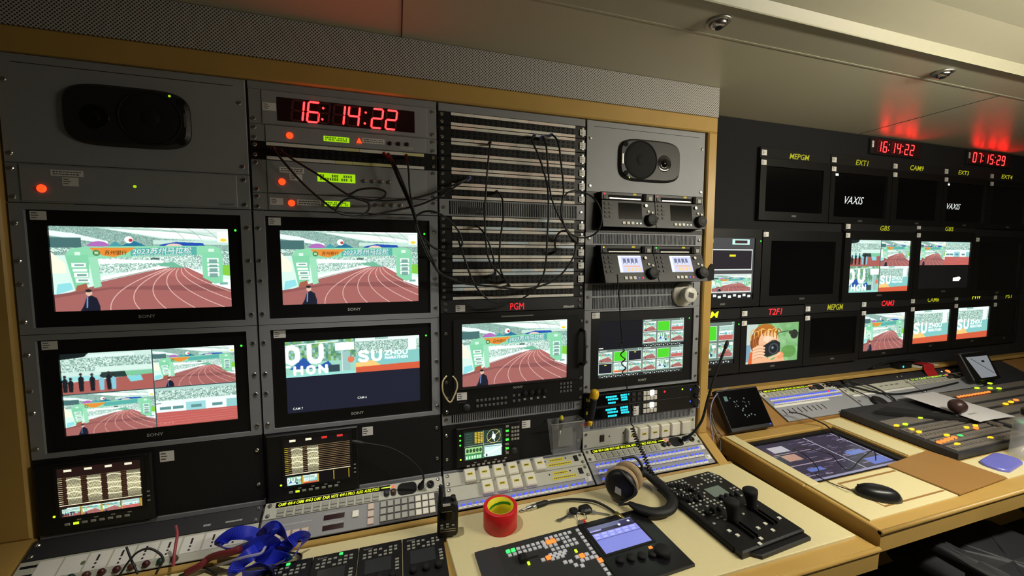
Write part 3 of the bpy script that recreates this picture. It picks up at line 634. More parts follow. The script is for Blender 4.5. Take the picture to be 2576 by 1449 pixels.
QUADM = screen_mesh('quad_picture', quad(CROWD, ARCH, ARCH, TRACK), -SW / 2, SW / 2, -SH / 2, SH / 2, 0)
c = Cv(288, 162, (28, 30, 46)); c.paste(OUF, 0, 0, .5, .5); c.paste(SUF, .5, 0, 1, .5)
SPLITM = screen_mesh('split_picture', c.a, -SW / 2, SW / 2, -SH / 2, SH / 2, 0)
MULTM = screen_mesh('multiview_picture', multiview(), -SW / 2, SW / 2, -SH / 2, SH / 2, 0)
def arch_words(par, s=1.0):
    W_, H_ = SW * s, SH * s
    b = MB(); b.text('2023苏州马拉松', .1 * W_, .222 * H_, .34 * W_, .075 * H_, .0006, .15, .012, .04); b.text('SUZHOU 2023 MARATHON', .1 * W_, .172 * H_, .34 * W_, .022 * H_, .0006, .2, 0, .04)
    b.obj('caption', L_TXT, par); MB().text('苏州银行', -.16 * W_, .195 * H_, .12 * W_, .055 * H_, .0006, .1, .01).obj('caption', L_TXTD, par)
def monitor(k, v0, v1, bu, bv, scr, lab, logo=True, smallbez=False, led_=True, bez=None):
    b0 = B(k); t = unit('broadcast_monitor', lab, 'monitor', b0 + .003, b0 + .492, v0, v1, panel=False, group='monitors in the equipment rack')
    cu = b0 + bu; MB().rframe(*LB(t, b0 + .003, b0 + .492, v0, v1), *LB(t, b0 + .0285, b0 + .467, bv - .141, bv + .141), -.02, .004).obj('front_panel', GREY, t)
    sv = bv + .0 ; so = (cu, sv)
    MB().rframe(*LB(t, b0 + .029, b0 + .4665, bv - .1405, bv + .1405), *LB(t, cu - SW / 2, cu + SW / 2, sv - SH / 2, sv + SH / 2), -.02, -.002, .0025).obj('bezel', BLACK, t)
    s = link('screen', scr, t, loc=(*L(t, cu, sv), -.006))
    if scr is ARCHM: arch_words(s)
    if logo: MB().text('SONY', *L(t, b0 + .2475, bv - .122), .036, .0085, -.0014, 0, .02).obj('maker_logo', PRINT, t)
    if led_: dots(t, 'power_light', LP(t, [(b0 + .452, bv + .101)]), .003, -.002, L_GRN)
    sticker(t, *LB(t, b0 + .036, b0 + .066, bv + .117, bv + .138), -.002)
    vs = [bv + .108, bv + .02, bv - .035, bv - .125]
    screws(t, LP(t, [(b0 + .0135, v) for v in vs] + [(b0 + .4825, v) for v in vs]), .004)
    return t
m1 = monitor(0, -.1685, .143, .250, -.012, ARCHM, 'black monitor showing the green finish arch over a running track, below the large dark loudspeaker')
m2 = monitor(0, -.4775, -.1700, .250, -.325, QUADM, 'black monitor split into four stadium views, beside the monitor with the half-dark screen')
m3 = monitor(1, -.1685, .143, .2465, -.012, ARCHM, 'black monitor showing the finish arch, directly below the units with lime displays')
m4 = monitor(1, -.4775, -.1700, .2465, -.325, SPLITM, 'black monitor with two bright views over a dark blank lower half')
s4 = [o for o in m4.children if o.name.startswith('screen')][0]
b = MB(); b.text('CAM 7', -.158, -.092, .026, .007, .0006, 0, .01); b.text('CAM 6', .015, -.077, .026, .007, .0006, 0, .01); b.obj('caption', L_TXT, s4)
s2 = [o for o in m2.children if o.name.startswith('screen')][0]
MB().text('CAM 4', .022, -.096, .03, .008, .0006, 0, .0).obj('caption', led('pink_screen_text', (230, 150, 140), .9), s2)
m6 = monitor(3, -.4625, -.1670, .2475, -.3135, MULTM, 'black monitor with a tiled multiview of small pictures, under the white round adapter')
# ---- loudspeakers let into grey panels
def speaker(k, v0, v1, cu, cv, hw, hh, wu, wr, tu, tv, ledp, knobs, plate, lab):
    b0 = B(k); t = unit('studio_loudspeaker', lab, 'loudspeaker', b0 + .003, b0 + .492, v0, v1)
    def sq(a, b_, n=48, e=4.2):
        P = []
        for i in range(n):
            th = 6.28318 * i / n; c_, s_ = math.cos(th), math.sin(th)
            P.append((a * math.copysign(abs(c_) ** (2 / e), c_), b_ * math.copysign(abs(s_) ** (2 / e), s_)))
        return P
    o = L(t, cu, cv); P = [(o[0] + x, o[1] + y) for x, y in sq(hw, hh)]
    MB().prism(P, .004, .0155, .007).obj('cabinet', mat('speaker_black', (30, 30, 32), .45, bump=.2, bscale=500, var=.08), t)
    ww = L(t, wu, cv); b = MB().lathe([(wr * 1.03, .0150), (wr * 1.02, .0175), (wr * .97, .0175), (wr * .95, .0155)], (ww[0], ww[1], 0), n=40, closed=True); wf = b.obj('woofer', BLACKM, t)
    MB().lathe([(wr * .95, .0158), (wr * .93, .0163), (wr * .5, .0158), (wr * .3, .0156), (wr * .28, .0168), (wr * .12, .0180), (.0005, .0182)], (ww[0], ww[1], 0), n=40).obj('cone', BLACKM, wf)
    q = L(t, tu, tv); tw = MB().lathe([(.030, .0152), (.026, .0162), (.016, .0158), (.013, .0158), (.011, .0175), (.006, .0205), (.0005, .0215)], (q[0], q[1], 0), n=28).obj('tweeter', GLASS, t)
    dots(t, 'power_light', LP(t, [ledp]), .003, .0155, L_LIME)
    for kp in knobs:
        q = L(t, *kp); MB().lathe([(.009, .0152), (.009, .0165), (.006, .0160), (.0005, .0160)], (q[0], q[1], 0), n=18).obj('reflex_port', VOID, t)
    q = L(t, *plate); MB().box(q[0] - .0025, q[0] + .0025, q[1] - .017, q[1] + .017, .0154, .0166).obj('name_plate', STEEL, t)
    MB().box(*LB(t, b0 + .03, b0 + .465, v1 - .020, v1 - .0185), .004, .0046).obj('panel_joint', DARK, t)
    screws(t, LP(t, [(b0 + .016, v1 - .06), (b0 + .016, v0 + .02), (b0 + .479, v1 - .06), (b0 + .479, v0 + .02)]), .004)
    return t
speaker(0, .2365, .481, -.251, .358, .126, .072, -.205, .064, -.314, .351, (-.163, .416), [(-.140, .403), (-.143, .307)], (-.133, .36), 'large dark oval loudspeaker in a grey panel, above the red power lamp')
speaker(3, .2435, .481, 1.2405, .360, .127, .073, 1.198, .065, 1.295, .354, (1.153, .297), [(1.136, .410), (1.139, .312)], (1.126, .36), 'oval black loudspeaker with green light in a grey panel, above the disc decks')
# ---- bay 1 power unit
t = unit('intercom_power_unit', 'plain grey two-unit box with one red lamp, under the large loudspeaker', 'rack unit', -.492, -.003, .145, .2355, GREY)
MB().box(*LB(t, -.466, -.032, .149, .232), .004, .0065, .001).obj('face_plate', GREY2, t)
dots(t, 'red_lamp', LP(t, [(-.428, .178)]), .0095, .0065, L_REDD, 20, .004); dots(t, 'green_light', LP(t, [(-.250, .192)]), .0038, .0065, L_LIME)
label(t, *LB(t, -.409, -.349, .209, .223), .0065); sticker(t, *LB(t, -.389, -.359, .186, .2065), .0065)
label(t, *LB(t, -.075, -.038, .152, .160), .0065, GREY, 1, 'maker_plate')
screws(t, LP(t, [(-.015, .222), (-.015, .157), (-.480, .222), (-.480, .157)]), .004)
# ---- bay 2 upper units
def seg_digit(b, bu, ch, u, v, w, h, wz, sk=.12):
    on = {'0': 'abcdef', '1': 'bc', '2': 'abged', '3': 'abgcd', '4': 'fgbc', '5': 'afgcd', '6': 'afgedc', '7': 'abc', '8': 'abcdefg', '9': 'abcdfg', ' ': ''}[ch]
    th = w * .17; g = th * .12
    S = {'a': ((0, h), (w, h)), 'g': ((0, h / 2), (w, h / 2)), 'd': ((0, 0), (w, 0)), 'f': ((0, h / 2), (0, h)), 'b': ((w, h / 2), (w, h)), 'e': ((0, 0), (0, h / 2)), 'c': ((w, 0), (w, h / 2))}
    for s_, (p, q) in S.items():
        hx = (p[1] == q[1]); T = th / 2
        if hx: Q = [(p[0] + g, p[1]), (p[0] + T + g, p[1] + T), (q[0] - T - g, q[1] + T), (q[0] - g, q[1]), (q[0] - T - g, q[1] - T), (p[0] + T + g, p[1] - T)]
        else: Q = [(p[0], p[1] + g), (p[0] - T, p[1] + T + g), (p[0] - T, q[1] - T - g), (q[0], q[1] - g), (p[0] + T, q[1] - T - g), (p[0] + T, p[1] + T + g)]
        (b if s_ in on else bu).prism([(u + x + sk * y, v + y) for x, y in Q], wz, wz + .0008)
def clock_digits(t, s, u, v, w, h, pitch, colon, wz, m=L_RED, ghost=True):
    x = u; bu = MB()
    for ch in s:
        if ch == ':':
            dots(t, 'colon', [(x - pitch * .05 + .12 * h * .75, v + h * .78), (x - pitch * .05 + .12 * h * .25, v + h * .22)], h * .055, wz, m, 8, .0008); x += colon; continue
        b = MB(); seg_digit(b, bu, ch, x, v, w, h, wz)
        if ch != ' ': b.obj('digit', m, t)
        x += pitch
    if bu.V and ghost: bu.obj('unlit_segments', UNLIT, t, kind='stuff')
t = unit('digital_clock', 'red digital clock reading 16:14:22 built into the top of the equipment rack', 'clock', .003, .492, .372, .462, GREY)
MB().box(*LB(t, .034, .465, .374, .460), .004, .006, .001).obj('face_plate', GREY2, t)
MB().box(*LB(t, .0705, .4285, .384, .4455), .006, .0068).obj('display_window', REDWIN, t)
MB().box(*LB(t, .003, .492, .462, .481), 0, .004).obj('blank_strip', GREY, t)
o = L(t, .098, .386)
x = o[0]
clock_digits(t, '16', x + .0055, o[1] + .002, .0275, .053, .0385, 0, .0068); clock_digits(t, ':', x + .083, o[1], .027, .054, .04, 0, .0068)
clock_digits(t, ' 14', x + .070, o[1] + .002, .0275, .053, .0385, 0, .0068); clock_digits(t, ':', x + .193, o[1], .027, .054, .04, 0, .0068)
clock_digits(t, '22', x + .2095, o[1] + .002, .0275, .053, .0385, 0, .0068)
sticker(t, *LB(t, .0365, .068, .408, .428), .006)
screws(t, LP(t, [(.0145, .385), (.4805, .385), (.4805, .45)]), .004)
def lcd_unit(v0, v1, lab, lampp, lcd, labs, btns, dotm, sts=(), tri=None, name='video_processor'):
    t = unit(name, lab, 'rack unit', .003, .492, v0, v1, GREY)
    MB().box(*LB(t, .040, .460, v0 + .001, v1 - .001), .004, .0062, .001).obj('face_plate', GREY2, t)
    dots(t, 'red_lamp', LP(t, [lampp]), .0088, .0062, L_REDD, 20, .004)
    s = MB().box(*LB(t, *lcd), .0062, .0072).obj('lime_display', L_LIME, t)
    b = MB(); a = LB(t, *lcd); n = 14; wd = (a[1] - a[0]) * .86 / n; hh = a[3] - a[2]
    for r in (0, 1):
        for i in range(n):
            if random.random() < .75: b.box(a[0] + (a[1] - a[0]) * .07 + wd * i, a[0] + (a[1] - a[0]) * .07 + wd * (i + .7), a[2] + hh * (.16 + .38 * r), a[2] + hh * (.46 + .38 * r), .0072, .0073)
    b.obj('display_characters', led('dark_lcd_character', (96, 140, 8), .45), s, kind='stuff')
    for l in labs: label(t, *LB(t, *l), .0062)
    for l in sts: sticker(t, *LB(t, *l), .0062)
    for p in btns: q = L(t, *p); MB().lathe([(.0055, .0062), (.0055, .010), (.004, .0112), (.0005, .0113)], (q[0], q[1], 0), n=14).obj('push_button', dotm, t)
    if tri: q = L(t, *tri); MB().prism([(q[0] - .007, q[1] - .006), (q[0] + .007, q[1] - .006), (q[0], q[1] + .008)], .0062, .0085).obj('warning_light', L_REDD, t)
    q = L(t, .405, v0 + .010); blocks(q[0] - .018, q[0] + .018, q[1] - .003, q[1] + .003, .0062, .0065).obj('maker_logo', PRINT, t, kind='stuff')
    screws(t, LP(t, [(.0145, v0 + .009), (.4805, v0 + .009)] + ([(.0145, v1 - .009), (.4805, v1 - .009)] if v1 - v0 > .03 else [])), .004); return t
t = lcd_unit(.3275, .3715, 'grey one-unit box with lime display and red warning triangle, under the digital clock', (.098, .347), (.182, .248, .340, .354), [(.283, .343, .3435, .3575)], [(.358, .348), (.382, .3485), (.406, .349)], BLACK, tri=(.274, .348))
t = lcd_unit(.1915, .2790, 'grey two-unit box with the tall lime display, crossed by patch cables', (.075, .2225), (.163, .261, .2285, .2525), [(.070, .130, .2475, .262)], [(.286, .237), (.309, .237), (.332, .237), (.354, .237)], STEEL, [(.094, .125, .2275, .2450)])
t = lcd_unit(.1455, .1905, 'grey one-unit box with short lime display, resting above the finish arch monitor', (.096, .166), (.179, .245, .1615, .1755), [(.110, .170, .1610, .1765)], [(.317, .170), (.340, .170), (.362, .1705), (.385, .171)], STEEL, [(.045, .076, .1595, .1785)])
# ---- patch panels
PB_JACK = None
def patch(k, v0, v1, lab, tints, sticker_side=True, yellow=False):
    global PB_JACK
    b0 = B(k); t = unit('patch_bay', lab, 'patch panel', b0 + .003, b0 + .492, v0, v1, BLACK, group='jack patch panels')
    h = v1 - v0
    for r, (a, b_) in enumerate(((h - .0092, h - .0008), (.0008, .0092))):
        u = -.207; seg = [.07, .035, .06, .05, .08, .045, .074]; random.shuffle(seg); i = 0
        while u < .207 - 1e-3:
            l = min(seg[i % 7], .207 - u); MB().box(u + .0003, u + l - .0003, a, b_, .004, .0052).obj('designation_strip', tints[random.randrange(len(tints))], t); u += l; i += 1
    b = MB()
    for r in (.36, .64):
        for i in range(24): b.lathe([(.0042, .004), (.0042, .0062), (.0026, .0062), (.0024, .0042)], (-.2 + .4 * i / 23, h * r, 0), n=8, closed=True, smooth=False)
    b.obj('jack_sockets', DARK, t, kind='stuff')
    screws(t, [(-.234, h * .25), (-.234, h * .8), (.234, h * .25), (.234, h * .8)], .004)
    if sticker_side: sticker(t, .2225, .243, h * .22, h * .7, .0078)
TW = [PAPER, mat('cream_paper_strip', (242, 234, 224), .6, var=.05), mat('pink_paper_strip', (240, 222, 212), .6, var=.05)]; TB = TW[:2] + [mat('pale_blue_paper_strip', (212, 228, 238), .6, var=.05)]
TY = [PAPER, mat('pale_yellow_strip', (222, 220, 160), .6, var=.05)]
ordn = ['first', 'second', 'third', 'fourth', 'fifth', 'sixth']
ups = [.457, .4165, .3705, .3260, .2825, .2365, .1975]; los = [.1450, .1050, .0595, .0150, -.0290, -.0765, -.1155]
for i in range(6): patch(2, ups[i + 1] + .0005, ups[i] - .0005, f'black jack patch panel, {ordn[i]} from the top in the bay of patch panels', TW if i < 4 else TW[1:])
for i in range(6): patch(2, los[i + 1] + .0005, los[i] - .0005, f'black jack patch panel, {ordn[i]} below the slotted vent between the patch panels', TB, i < 5)
patch(1, .2795, .3265, 'black jack patch panel with yellowed strips, between the lime display units', TY, False)
t = unit('blank_strip', 'narrow plain grey blanking strip above the bay of patch panels', 'rack unit', .498, .987, .4575, .481, GREY)
# ---- slotted vents
def vent(k, v0, v1, rows, lab, n=64):
    b0 = B(k); t = unit('rack_vent', lab, 'vent panel', b0 + .003, b0 + .492, v0, v1, panel=False, group='slotted vent panels'); h = v1 - v0
    MB().box(-.2445, .2445, 0, h, -.012, -.008).obj('dark_backing', VOID, t)
    e = .0045; MB().rframe(-.2445, .2445, 0, h, -.215, .215, e, h - e, -.008, .004).obj('front_panel', GREY, t)
    rh = (h - 2 * e - .006 * (rows - 1)) / rows; me = None
    for r in range(rows):
        y = e + r * (rh + .006)
        if r: MB().box(-.215, .215, y - .006, y, -.008, .004).obj('crossbar', GREY, t)
        if me is None:
            b = MB().box(-.0014, .0014, 0, rh, -.006, .004); me = bpy.data.meshes.new('slat'); me.from_pydata(b.V, [], b.F); me.materials.append(GREY)
        for i in range(n - 1): link('slat', me, t, loc=(-.215 + .43 * (i + 1) / n, y, 0))
    screws(t, [(-.231, h / 2), (.231, h / 2)], .004, )
vent(2, .1460, .1965, 1, 'slotted grey vent between the upper and lower patch panels', 70)
t = thing('blanking_label', 'small dark plate fixed on the slotted vent between the patch panels', 'plate', FR, (.60, .1555, .0045)); MB().box(-.04, .04, 0, .018, 0, .002).obj('plate', DARK, t); dots(t, 'rivet', [(.015, .006), (.03, .006)], .003, .002, CHROME)
vent(3, .0620, .1050, 1, 'slotted grey vent between the two pairs of disc decks', 70)
vent(3, -.1660, -.0720, 2, 'double slotted grey vent behind the white round adapter', 70)
vent(2, -.5160, -.4820, 1, 'slotted grey vent under the monitor with control buttons', 70)
vent(3, -.6010, -.5640, 1, 'slotted grey vent above the ivory call buttons', 70)
# ---- under-monitor display and the monitor with controls
t = unit('tally_display', 'grey strip display with red letters PGM, above the monitor with control buttons', 'display', .498, .987, -.1575, -.1165, DARK)
MB().text('PGM', *L(t, .7465, -.142), .047, .022, .0046, 0, .0).obj('red_letters', L_REDT, t); sticker(t, *LB(t, .544, .574, -.153, -.132), .004)
q = L(t, .932, -.150); b = MB()
for x0, x1, hh in ((-.021, -.006, .005), (-.009, .002, .0035), (.0, .011, .0035), (.009, .021, .0045)): b.prism([(q[0] + x0, q[1] - .003), (q[0] + x1 - .002, q[1] - .003), (q[0] + x1, q[1] + hh), (q[0] + x0 + .003, q[1] + hh)], .004, .0045)
b.obj('maker_logo', PRINT, t)
screws(t, LP(t, [(.512, -.128), (.512, -.148), (.973, -.128), (.973, -.148)]), .004)
t = unit('broadcast_monitor', 'thick black monitor with rows of control buttons below its picture, under the red PGM letters', 'monitor', .498, .987, -.4805, -.1585, panel=False, group='monitors in the equipment rack')
S5 = .985; sw, sh5 = SW * S5, SH * S5; sc5 = (.7435, -.2935)
MB().rframe(*LB(t, .498, .987, -.4805, -.1585), *LB(t, sc5[0] - sw / 2, sc5[0] + sw / 2, sc5[1] - sh5 / 2, sc5[1] + sh5 / 2), -.02, .012, .004).obj('body', BLACK, t)
MB().rframe(*LB(t, .535, .965, -.402, -.178), *LB(t, sc5[0] - sw / 2, sc5[0] + sw / 2, sc5[1] - sh5 / 2, sc5[1] + sh5 / 2), .012, .017, .003).obj('bezel', BLACKM, t)
s = link('screen', ARCHM, t, loc=(*L(t, *sc5), .006)); s.scale = (S5, S5, 1); arch_words(s)
MB().box(*LB(t, .69, .80, -.1745, -.1705), .012, .0135).obj('tally_bar', STEEL, t)
MB().text('SONY', *L(t, .7475, -.4115), .034, .0075, .0122, 0, .02).obj('maker_logo', PRINT, t)
b = MB()
for i in range(8):
    for r in (0, 1): q = L(t, .610 + .0135 * i, -.443 - .018 * r); b.box(q[0] - .0042, q[0] + .0042, q[1] - .004, q[1] + .004, .012, .0145, .001)
for i in range(2):
    for r in (0, 1): q = L(t, .733 + .018 * i, -.439 - .018 * r); b.box(q[0] - .0042, q[0] + .0042, q[1] - .004, q[1] + .004, .012, .0145, .001)
for i in range(4):
    for r in range(3): q = L(t, .902 + .0125 * i, -.415 - .0135 * r); b.box(q[0] - .004, q[0] + .004, q[1] - .004, q[1] + .004, .012, .0145, .001)
b.obj('buttons', mat('dark_grey_key', (96, 96, 96), .5, var=.1), t, kind='stuff')
for i in range(4):
    q = L(t, .771 + .0235 * i, -.434); MB().lathe([(.0085, .012), (.0085, .020), (.0075, .022), (.0005, .0222)], (q[0], q[1], 0), n=20).obj('rotary_knob', BLACKM, t)
    q = L(t, .771 + .0235 * i, -.455); MB().box(q[0] - .004, q[0] + .004, q[1] - .003, q[1] + .003, .012, .014).obj('push_button', LGREY, t)
dots(t, 'indicator', LP(t, [(.907, -.401), (.942, -.4005)]), .0028, .012, L_GRN); sticker(t, *LB(t, .544, .576, -.436, -.411), .012)
label(t, *LB(t, .545, .580, -.447, -.440), .012, BLACK, 1); q = L(t, .575, -.462); MB().lathe([(.012, .012), (.012, .0145), (.0005, .0145)], (q[0], q[1], 0), n=20).obj('headphone_socket', DARK, t)
q = L(t, .977, -.29); MB().tube([(q[0], q[1] - .06, .012), (q[0], q[1] - .058, .034), (q[0], q[1] - .05, .04), (q[0], q[1] + .05, .04), (q[0], q[1] + .058, .034), (q[0], q[1] + .06, .012)], .0055, 8).obj('handle', BLACK, t)
screws(t, LP(t, [(.512, -.22), (.512, -.375), (.512, -.425), (.512, -.47), (.977, -.20), (.977, -.40), (.977, -.44), (.977, -.47)]), .012)
# ---- waveform scopes in black panels
def scope_unit(k, v0, v1, s0, s1, t0, t1, A, lab, leds, st, body=None, extra=None):
    b0 = B(k); t = unit('waveform_monitor', lab, 'waveform monitor', b0 + .003, b0 + .492, v0, v1, BLACKM, group='waveform monitors in black panels')
    bd = body or (s0 - .045, s1 + .022, t0 - .042, t1 + .012)
    MB().box(*LB(t, *bd), .004, .018, .003).obj('case', BLACK, t)
    MB().rframe(*LB(t, s0 - .006, s1 + .006, t0 - .006, t1 + .006), *LB(t, s0, s1, t0, t1), .018, .0205).obj('screen_rim', BLACKM, t)
    q = LB(t, s0, s1, t0, t1); link('screen', screen_mesh('scope_picture', A, *q, .0186), t)
    b = MB(); b2 = MB()
    for i in range(8):
        u, v = s0 + .012 + .017 * i, t0 - .020; q = L(t, u, v); (b2 if i == leds else b).box(q[0] - .005, q[0] + .005, q[1] - .0028, q[1] + .0028, .018, .0205, .0008)
        q = L(t, u + .006, t0 - .011)
        if i % 2: b.box(q[0] - .004, q[0] + .004, q[1] - .0014, q[1] + .0014, .018, .0195)
    for i in range(3): q = L(t, s1 + .012, t0 + .012 + .012 * i); b.box(q[0] - .003, q[0] + .003, q[1] - .0015, q[1] + .0015, .018, .0195)
    b.obj('keys', LGREY, t, kind='stuff')
    if b2.V: b2.obj('lit_key', L_CHART, t)
    dots(t, 'power_light', LP(t, [(s0 - .012, t0 + .004)]), .003, .018, L_CHART); sticker(t, *LB(t, *st), .004)
    h = v1 - v0; screws(t, [(-.232, h * .78), (-.232, h * .25), (.232, h * .78), (.232, h * .25)], .004)
    if extra: extra(t)
    return t
scope_unit(0, -.6665, -.4795, -.4385, -.272, -.624, -.500, scope([CROWD, ARCH, ARCH, TRACK], True), 'waveform monitor with four pale traces on its screen, under the four-view monitor', 1, (-.238, -.207, -.521, -.493))
scope_unit(1, -.6665, -.4795, .055, .226, -.630, -.492, scope([OUF, SUF, None, None], False), 'waveform monitor with two pale traces and empty striped half, under the half-dark monitor', 1, (.260, .290, -.517, -.491))
def ex3(t):
    b = MB(); g = MB()
    for i in range(7): q = L(t, .708, -.538 - .015 * i); (g if i in (1, 3, 5) else b).box(q[0] - .005, q[0] + .005, q[1] - .003, q[1] + .003, .018, .0205)
    for i in range(3):
        for j in range(4): q = L(t, .726 + .010 * i, -.545 - .013 * j); b.box(q[0] - .0035, q[0] + .0035, q[1] - .0035, q[1] + .0035, .018, .0205)
    b.obj('side_keys', LGREY, t, kind='stuff'); g.obj('lit_side_keys', L_GRN, t, kind='stuff')
    dots(t, 'lit_dots', LP(t, [(.552, -.55), (.552, -.566), (.552, -.582)]), .0032, .018, L_GRN)
    q = L(t, .731, -.622); MB().lathe([(.011, .018), (.010, .026), (.0005, .0262)], (q[0], q[1], 0), n=20).obj('rotary_knob', DARK, t)
scope_unit(2, -.6665, -.5175, .565, .691, -.634, -.541, scope_multi(), 'small waveform monitor with round vector display and green tiles, beside the clear tool tray', 99, (.764, .794, -.559, -.533), (.540, .752, -.658, -.527), ex3)
# ---- disc decks
def deck(u0, u1, v1, v0, lit, lab, tilt, redc):
    t = thing('disc_deck', lab, 'disc deck', FR, ((u0 + u1) / 2, v0, 0), group='disc decks in two pairs'); hw = (u1 - u0) / 2; H = v1 - v0; hs = .027
    MB().box(-hw, hw, H - hs, H, 0, .03, .002).obj('slot_housing', BLACK, t)
    MB().box(-hw + .026, hw - .05, H - .019, H - .010, .03, .0306).obj('disc_slot', VOID, t)
    MB().box(-hw + .030, hw - .056, H - .0235, H - .0195, .03, .033).obj('slot_flap', STEEL, t)
    MB().box(hw - .085, hw - .072, H - .0085, H - .002, .03, .0307).obj('yellow_label', YLAB, t)
    dots(t, 'status_light', [(-hw + .013, H - .007)], .003, .03, redc)
    MB().box(-hw + .007, -hw + .018, H - .024, H - .012, .03, .0325, .001).obj('power_button', DARK, t)
    MB().box(hw - .024, hw - .008, H - .024, H - .010, .03, .0325, .001).obj('eject_button', LGREY, t); MB().box(hw - .046, hw - .034, H - .026, H - .003, .03, .036).obj('slot_divider', VOID, t)
    # control panel, lower half leaning out of the rack
    d0, d1 = .034, .034 + tilt; hp = H - hs - .002
    b = MB(); V = [(-hw, 0, 0), (hw, 0, 0), (hw, hp, 0), (-hw, hp, 0), (-hw, 0, d1), (hw, 0, d1), (hw, hp, d0), (-hw, hp, d0)]
    b.add(V, [(0, 3, 2, 1), (4, 5, 6, 7), (0, 1, 5, 4), (2, 3, 7, 6), (0, 4, 7, 3), (1, 2, 6, 5)]); p = b.obj('control_panel', BLACK, t)
    an = math.atan2(tilt, hp); Mx = Matrix.Translation((0, 0, d1)) @ Matrix.Rotation(-an, 4, 'X')
    e = bpy.data.objects.new('control_face', None)
    def face(bb, name, m, kind=None):
        bb.V = [tuple(Mx @ Vector(v)) for v in bb.V]; return bb.obj(name, m, t, kind=kind)
    hl = math.hypot(hp, tilt)
    if lit:
        me = screen_mesh('deck_picture', deck_screen(), -.042, .050, hl * .34, hl * .93, .0006)
        me.transform(Mx); link('display', me, t)
    else: face(MB().box(-.042, .050, hl * .30, hl * .92, 0, .001), 'display', GLASS)
    bb = MB()
    for i in range(2):
        for j in range(4): bb.box(-hw + .008 + .017 * i, -hw + .018 + .017 * i, hl * (.82 - .16 * j), hl * (.90 - .16 * j), 0, .0025)
    face(bb, 'small_keys', DARK, 'stuff')
    for i in range(3): face(MB().box(-.030 + .017 * i, -.018 + .017 * i, hl * .10, hl * .20, 0, .003, .0008), 'transport_key', WHITE)
    face(MB().cyl(.028, hl * .15, .003, 0, .002, 8), 'blue_light', L_BLUE if lit else L_TXT); face(MB().cyl(.043, hl * .15, .003, 0, .002, 8), 'red_light', L_REDT if lit else L_TXT)
    face(MB().lathe([(.021, 0), (.021, .012), (.0195, .016), (.016, .017), (.014, .0155), (.0005, .0155)], (hw - .022, hl * .28, 0), n=28), 'jog_dial', RUBBER)
    for du, dv in ((-.028, .62), (-.012, .58)): face(MB().cyl(hw + du, hl * dv, .0042, 0, .003, 12), 'round_key', WHITE)
    face(MB().cyl(hw - .038, hl * .84, .0055, 0, .006, 14), 'volume_knob', STEEL)
    return t
deck(1.036, 1.244, .2415, .123, False, 'black disc deck with dark display, next to the patch panels', .012, L_REDT)
deck(1.247, 1.455, .2415, .123, False, 'black disc deck with dark display, next to the wooden post', .012, L_REDT)
deck(1.036, 1.244, .0605, -.066, True, 'black disc deck with lit lilac display, leaning out, next to the patch panels', .036, L_AMB)
deck(1.247, 1.455, .0605, -.066, True, 'black disc deck with lit lilac display, leaning out, next to the wooden post', .036, L_GRN)
t = unit('deck_shelf', 'black shelf plate carrying the pair of decks with dark displays', 'shelf', .993, 1.482, .106, .2425, panel=False); MB().box(-.2445, -.205, 0, .1365, 0, .004).obj('side_plate', BLACK, t); MB().box(-.2445, .2445, 0, .014, 0, .006).obj('bottom_plate', BLACK, t); MB().box(.212, .2445, 0.014, .1365, 0, .003).obj('side_plate', GREY, t)
t = unit('deck_shelf', 'black shelf plate carrying the pair of decks with lit displays', 'shelf', .993, 1.482, -.0715, .0615, panel=False); MB().box(-.2445, -.205, 0, .133, 0, .004).obj('side_plate', BLACK, t); MB().box(-.205, .2445, 0, .005, 0, .006).obj('bottom_plate', BLACK, t); MB().box(.212, .2445, .005, .133, 0, .003).obj('side_plate', GREY, t)
t = thing('wall_adapter', 'round off-white adapter with a square dark window, stuck on the double vent', 'adapter', FR, (1.400, -.118, .0046))
MB().lathe([(.047, 0), (.047, .006), (.044, .010), (.030, .013), (.028, .018)], n=36).obj('base_disc', WHITE, t); MB().lathe([(.026, .018), (.028, .030), (.028, .044), (.026, .046), (.0005, .046)], n=32).obj('drum', WHITE, t)
MB().prism([(-.013, -.007), (.010, -.013), (.013, .005), (-.010, .012)], .046, .0465).obj('dark_window', INK, t)
t = thing('cable_clip', 'black tape tab stuck to the wooden post beside the decks', 'tape', FR, (1.508, -.07, .0165)); MB().prism([(-.012, .0), (.022, .004), (.022, .062), (.008, .066), (-.004, .05), (-.012, .03)], 0, .004).obj('tab', BLACKM, t)
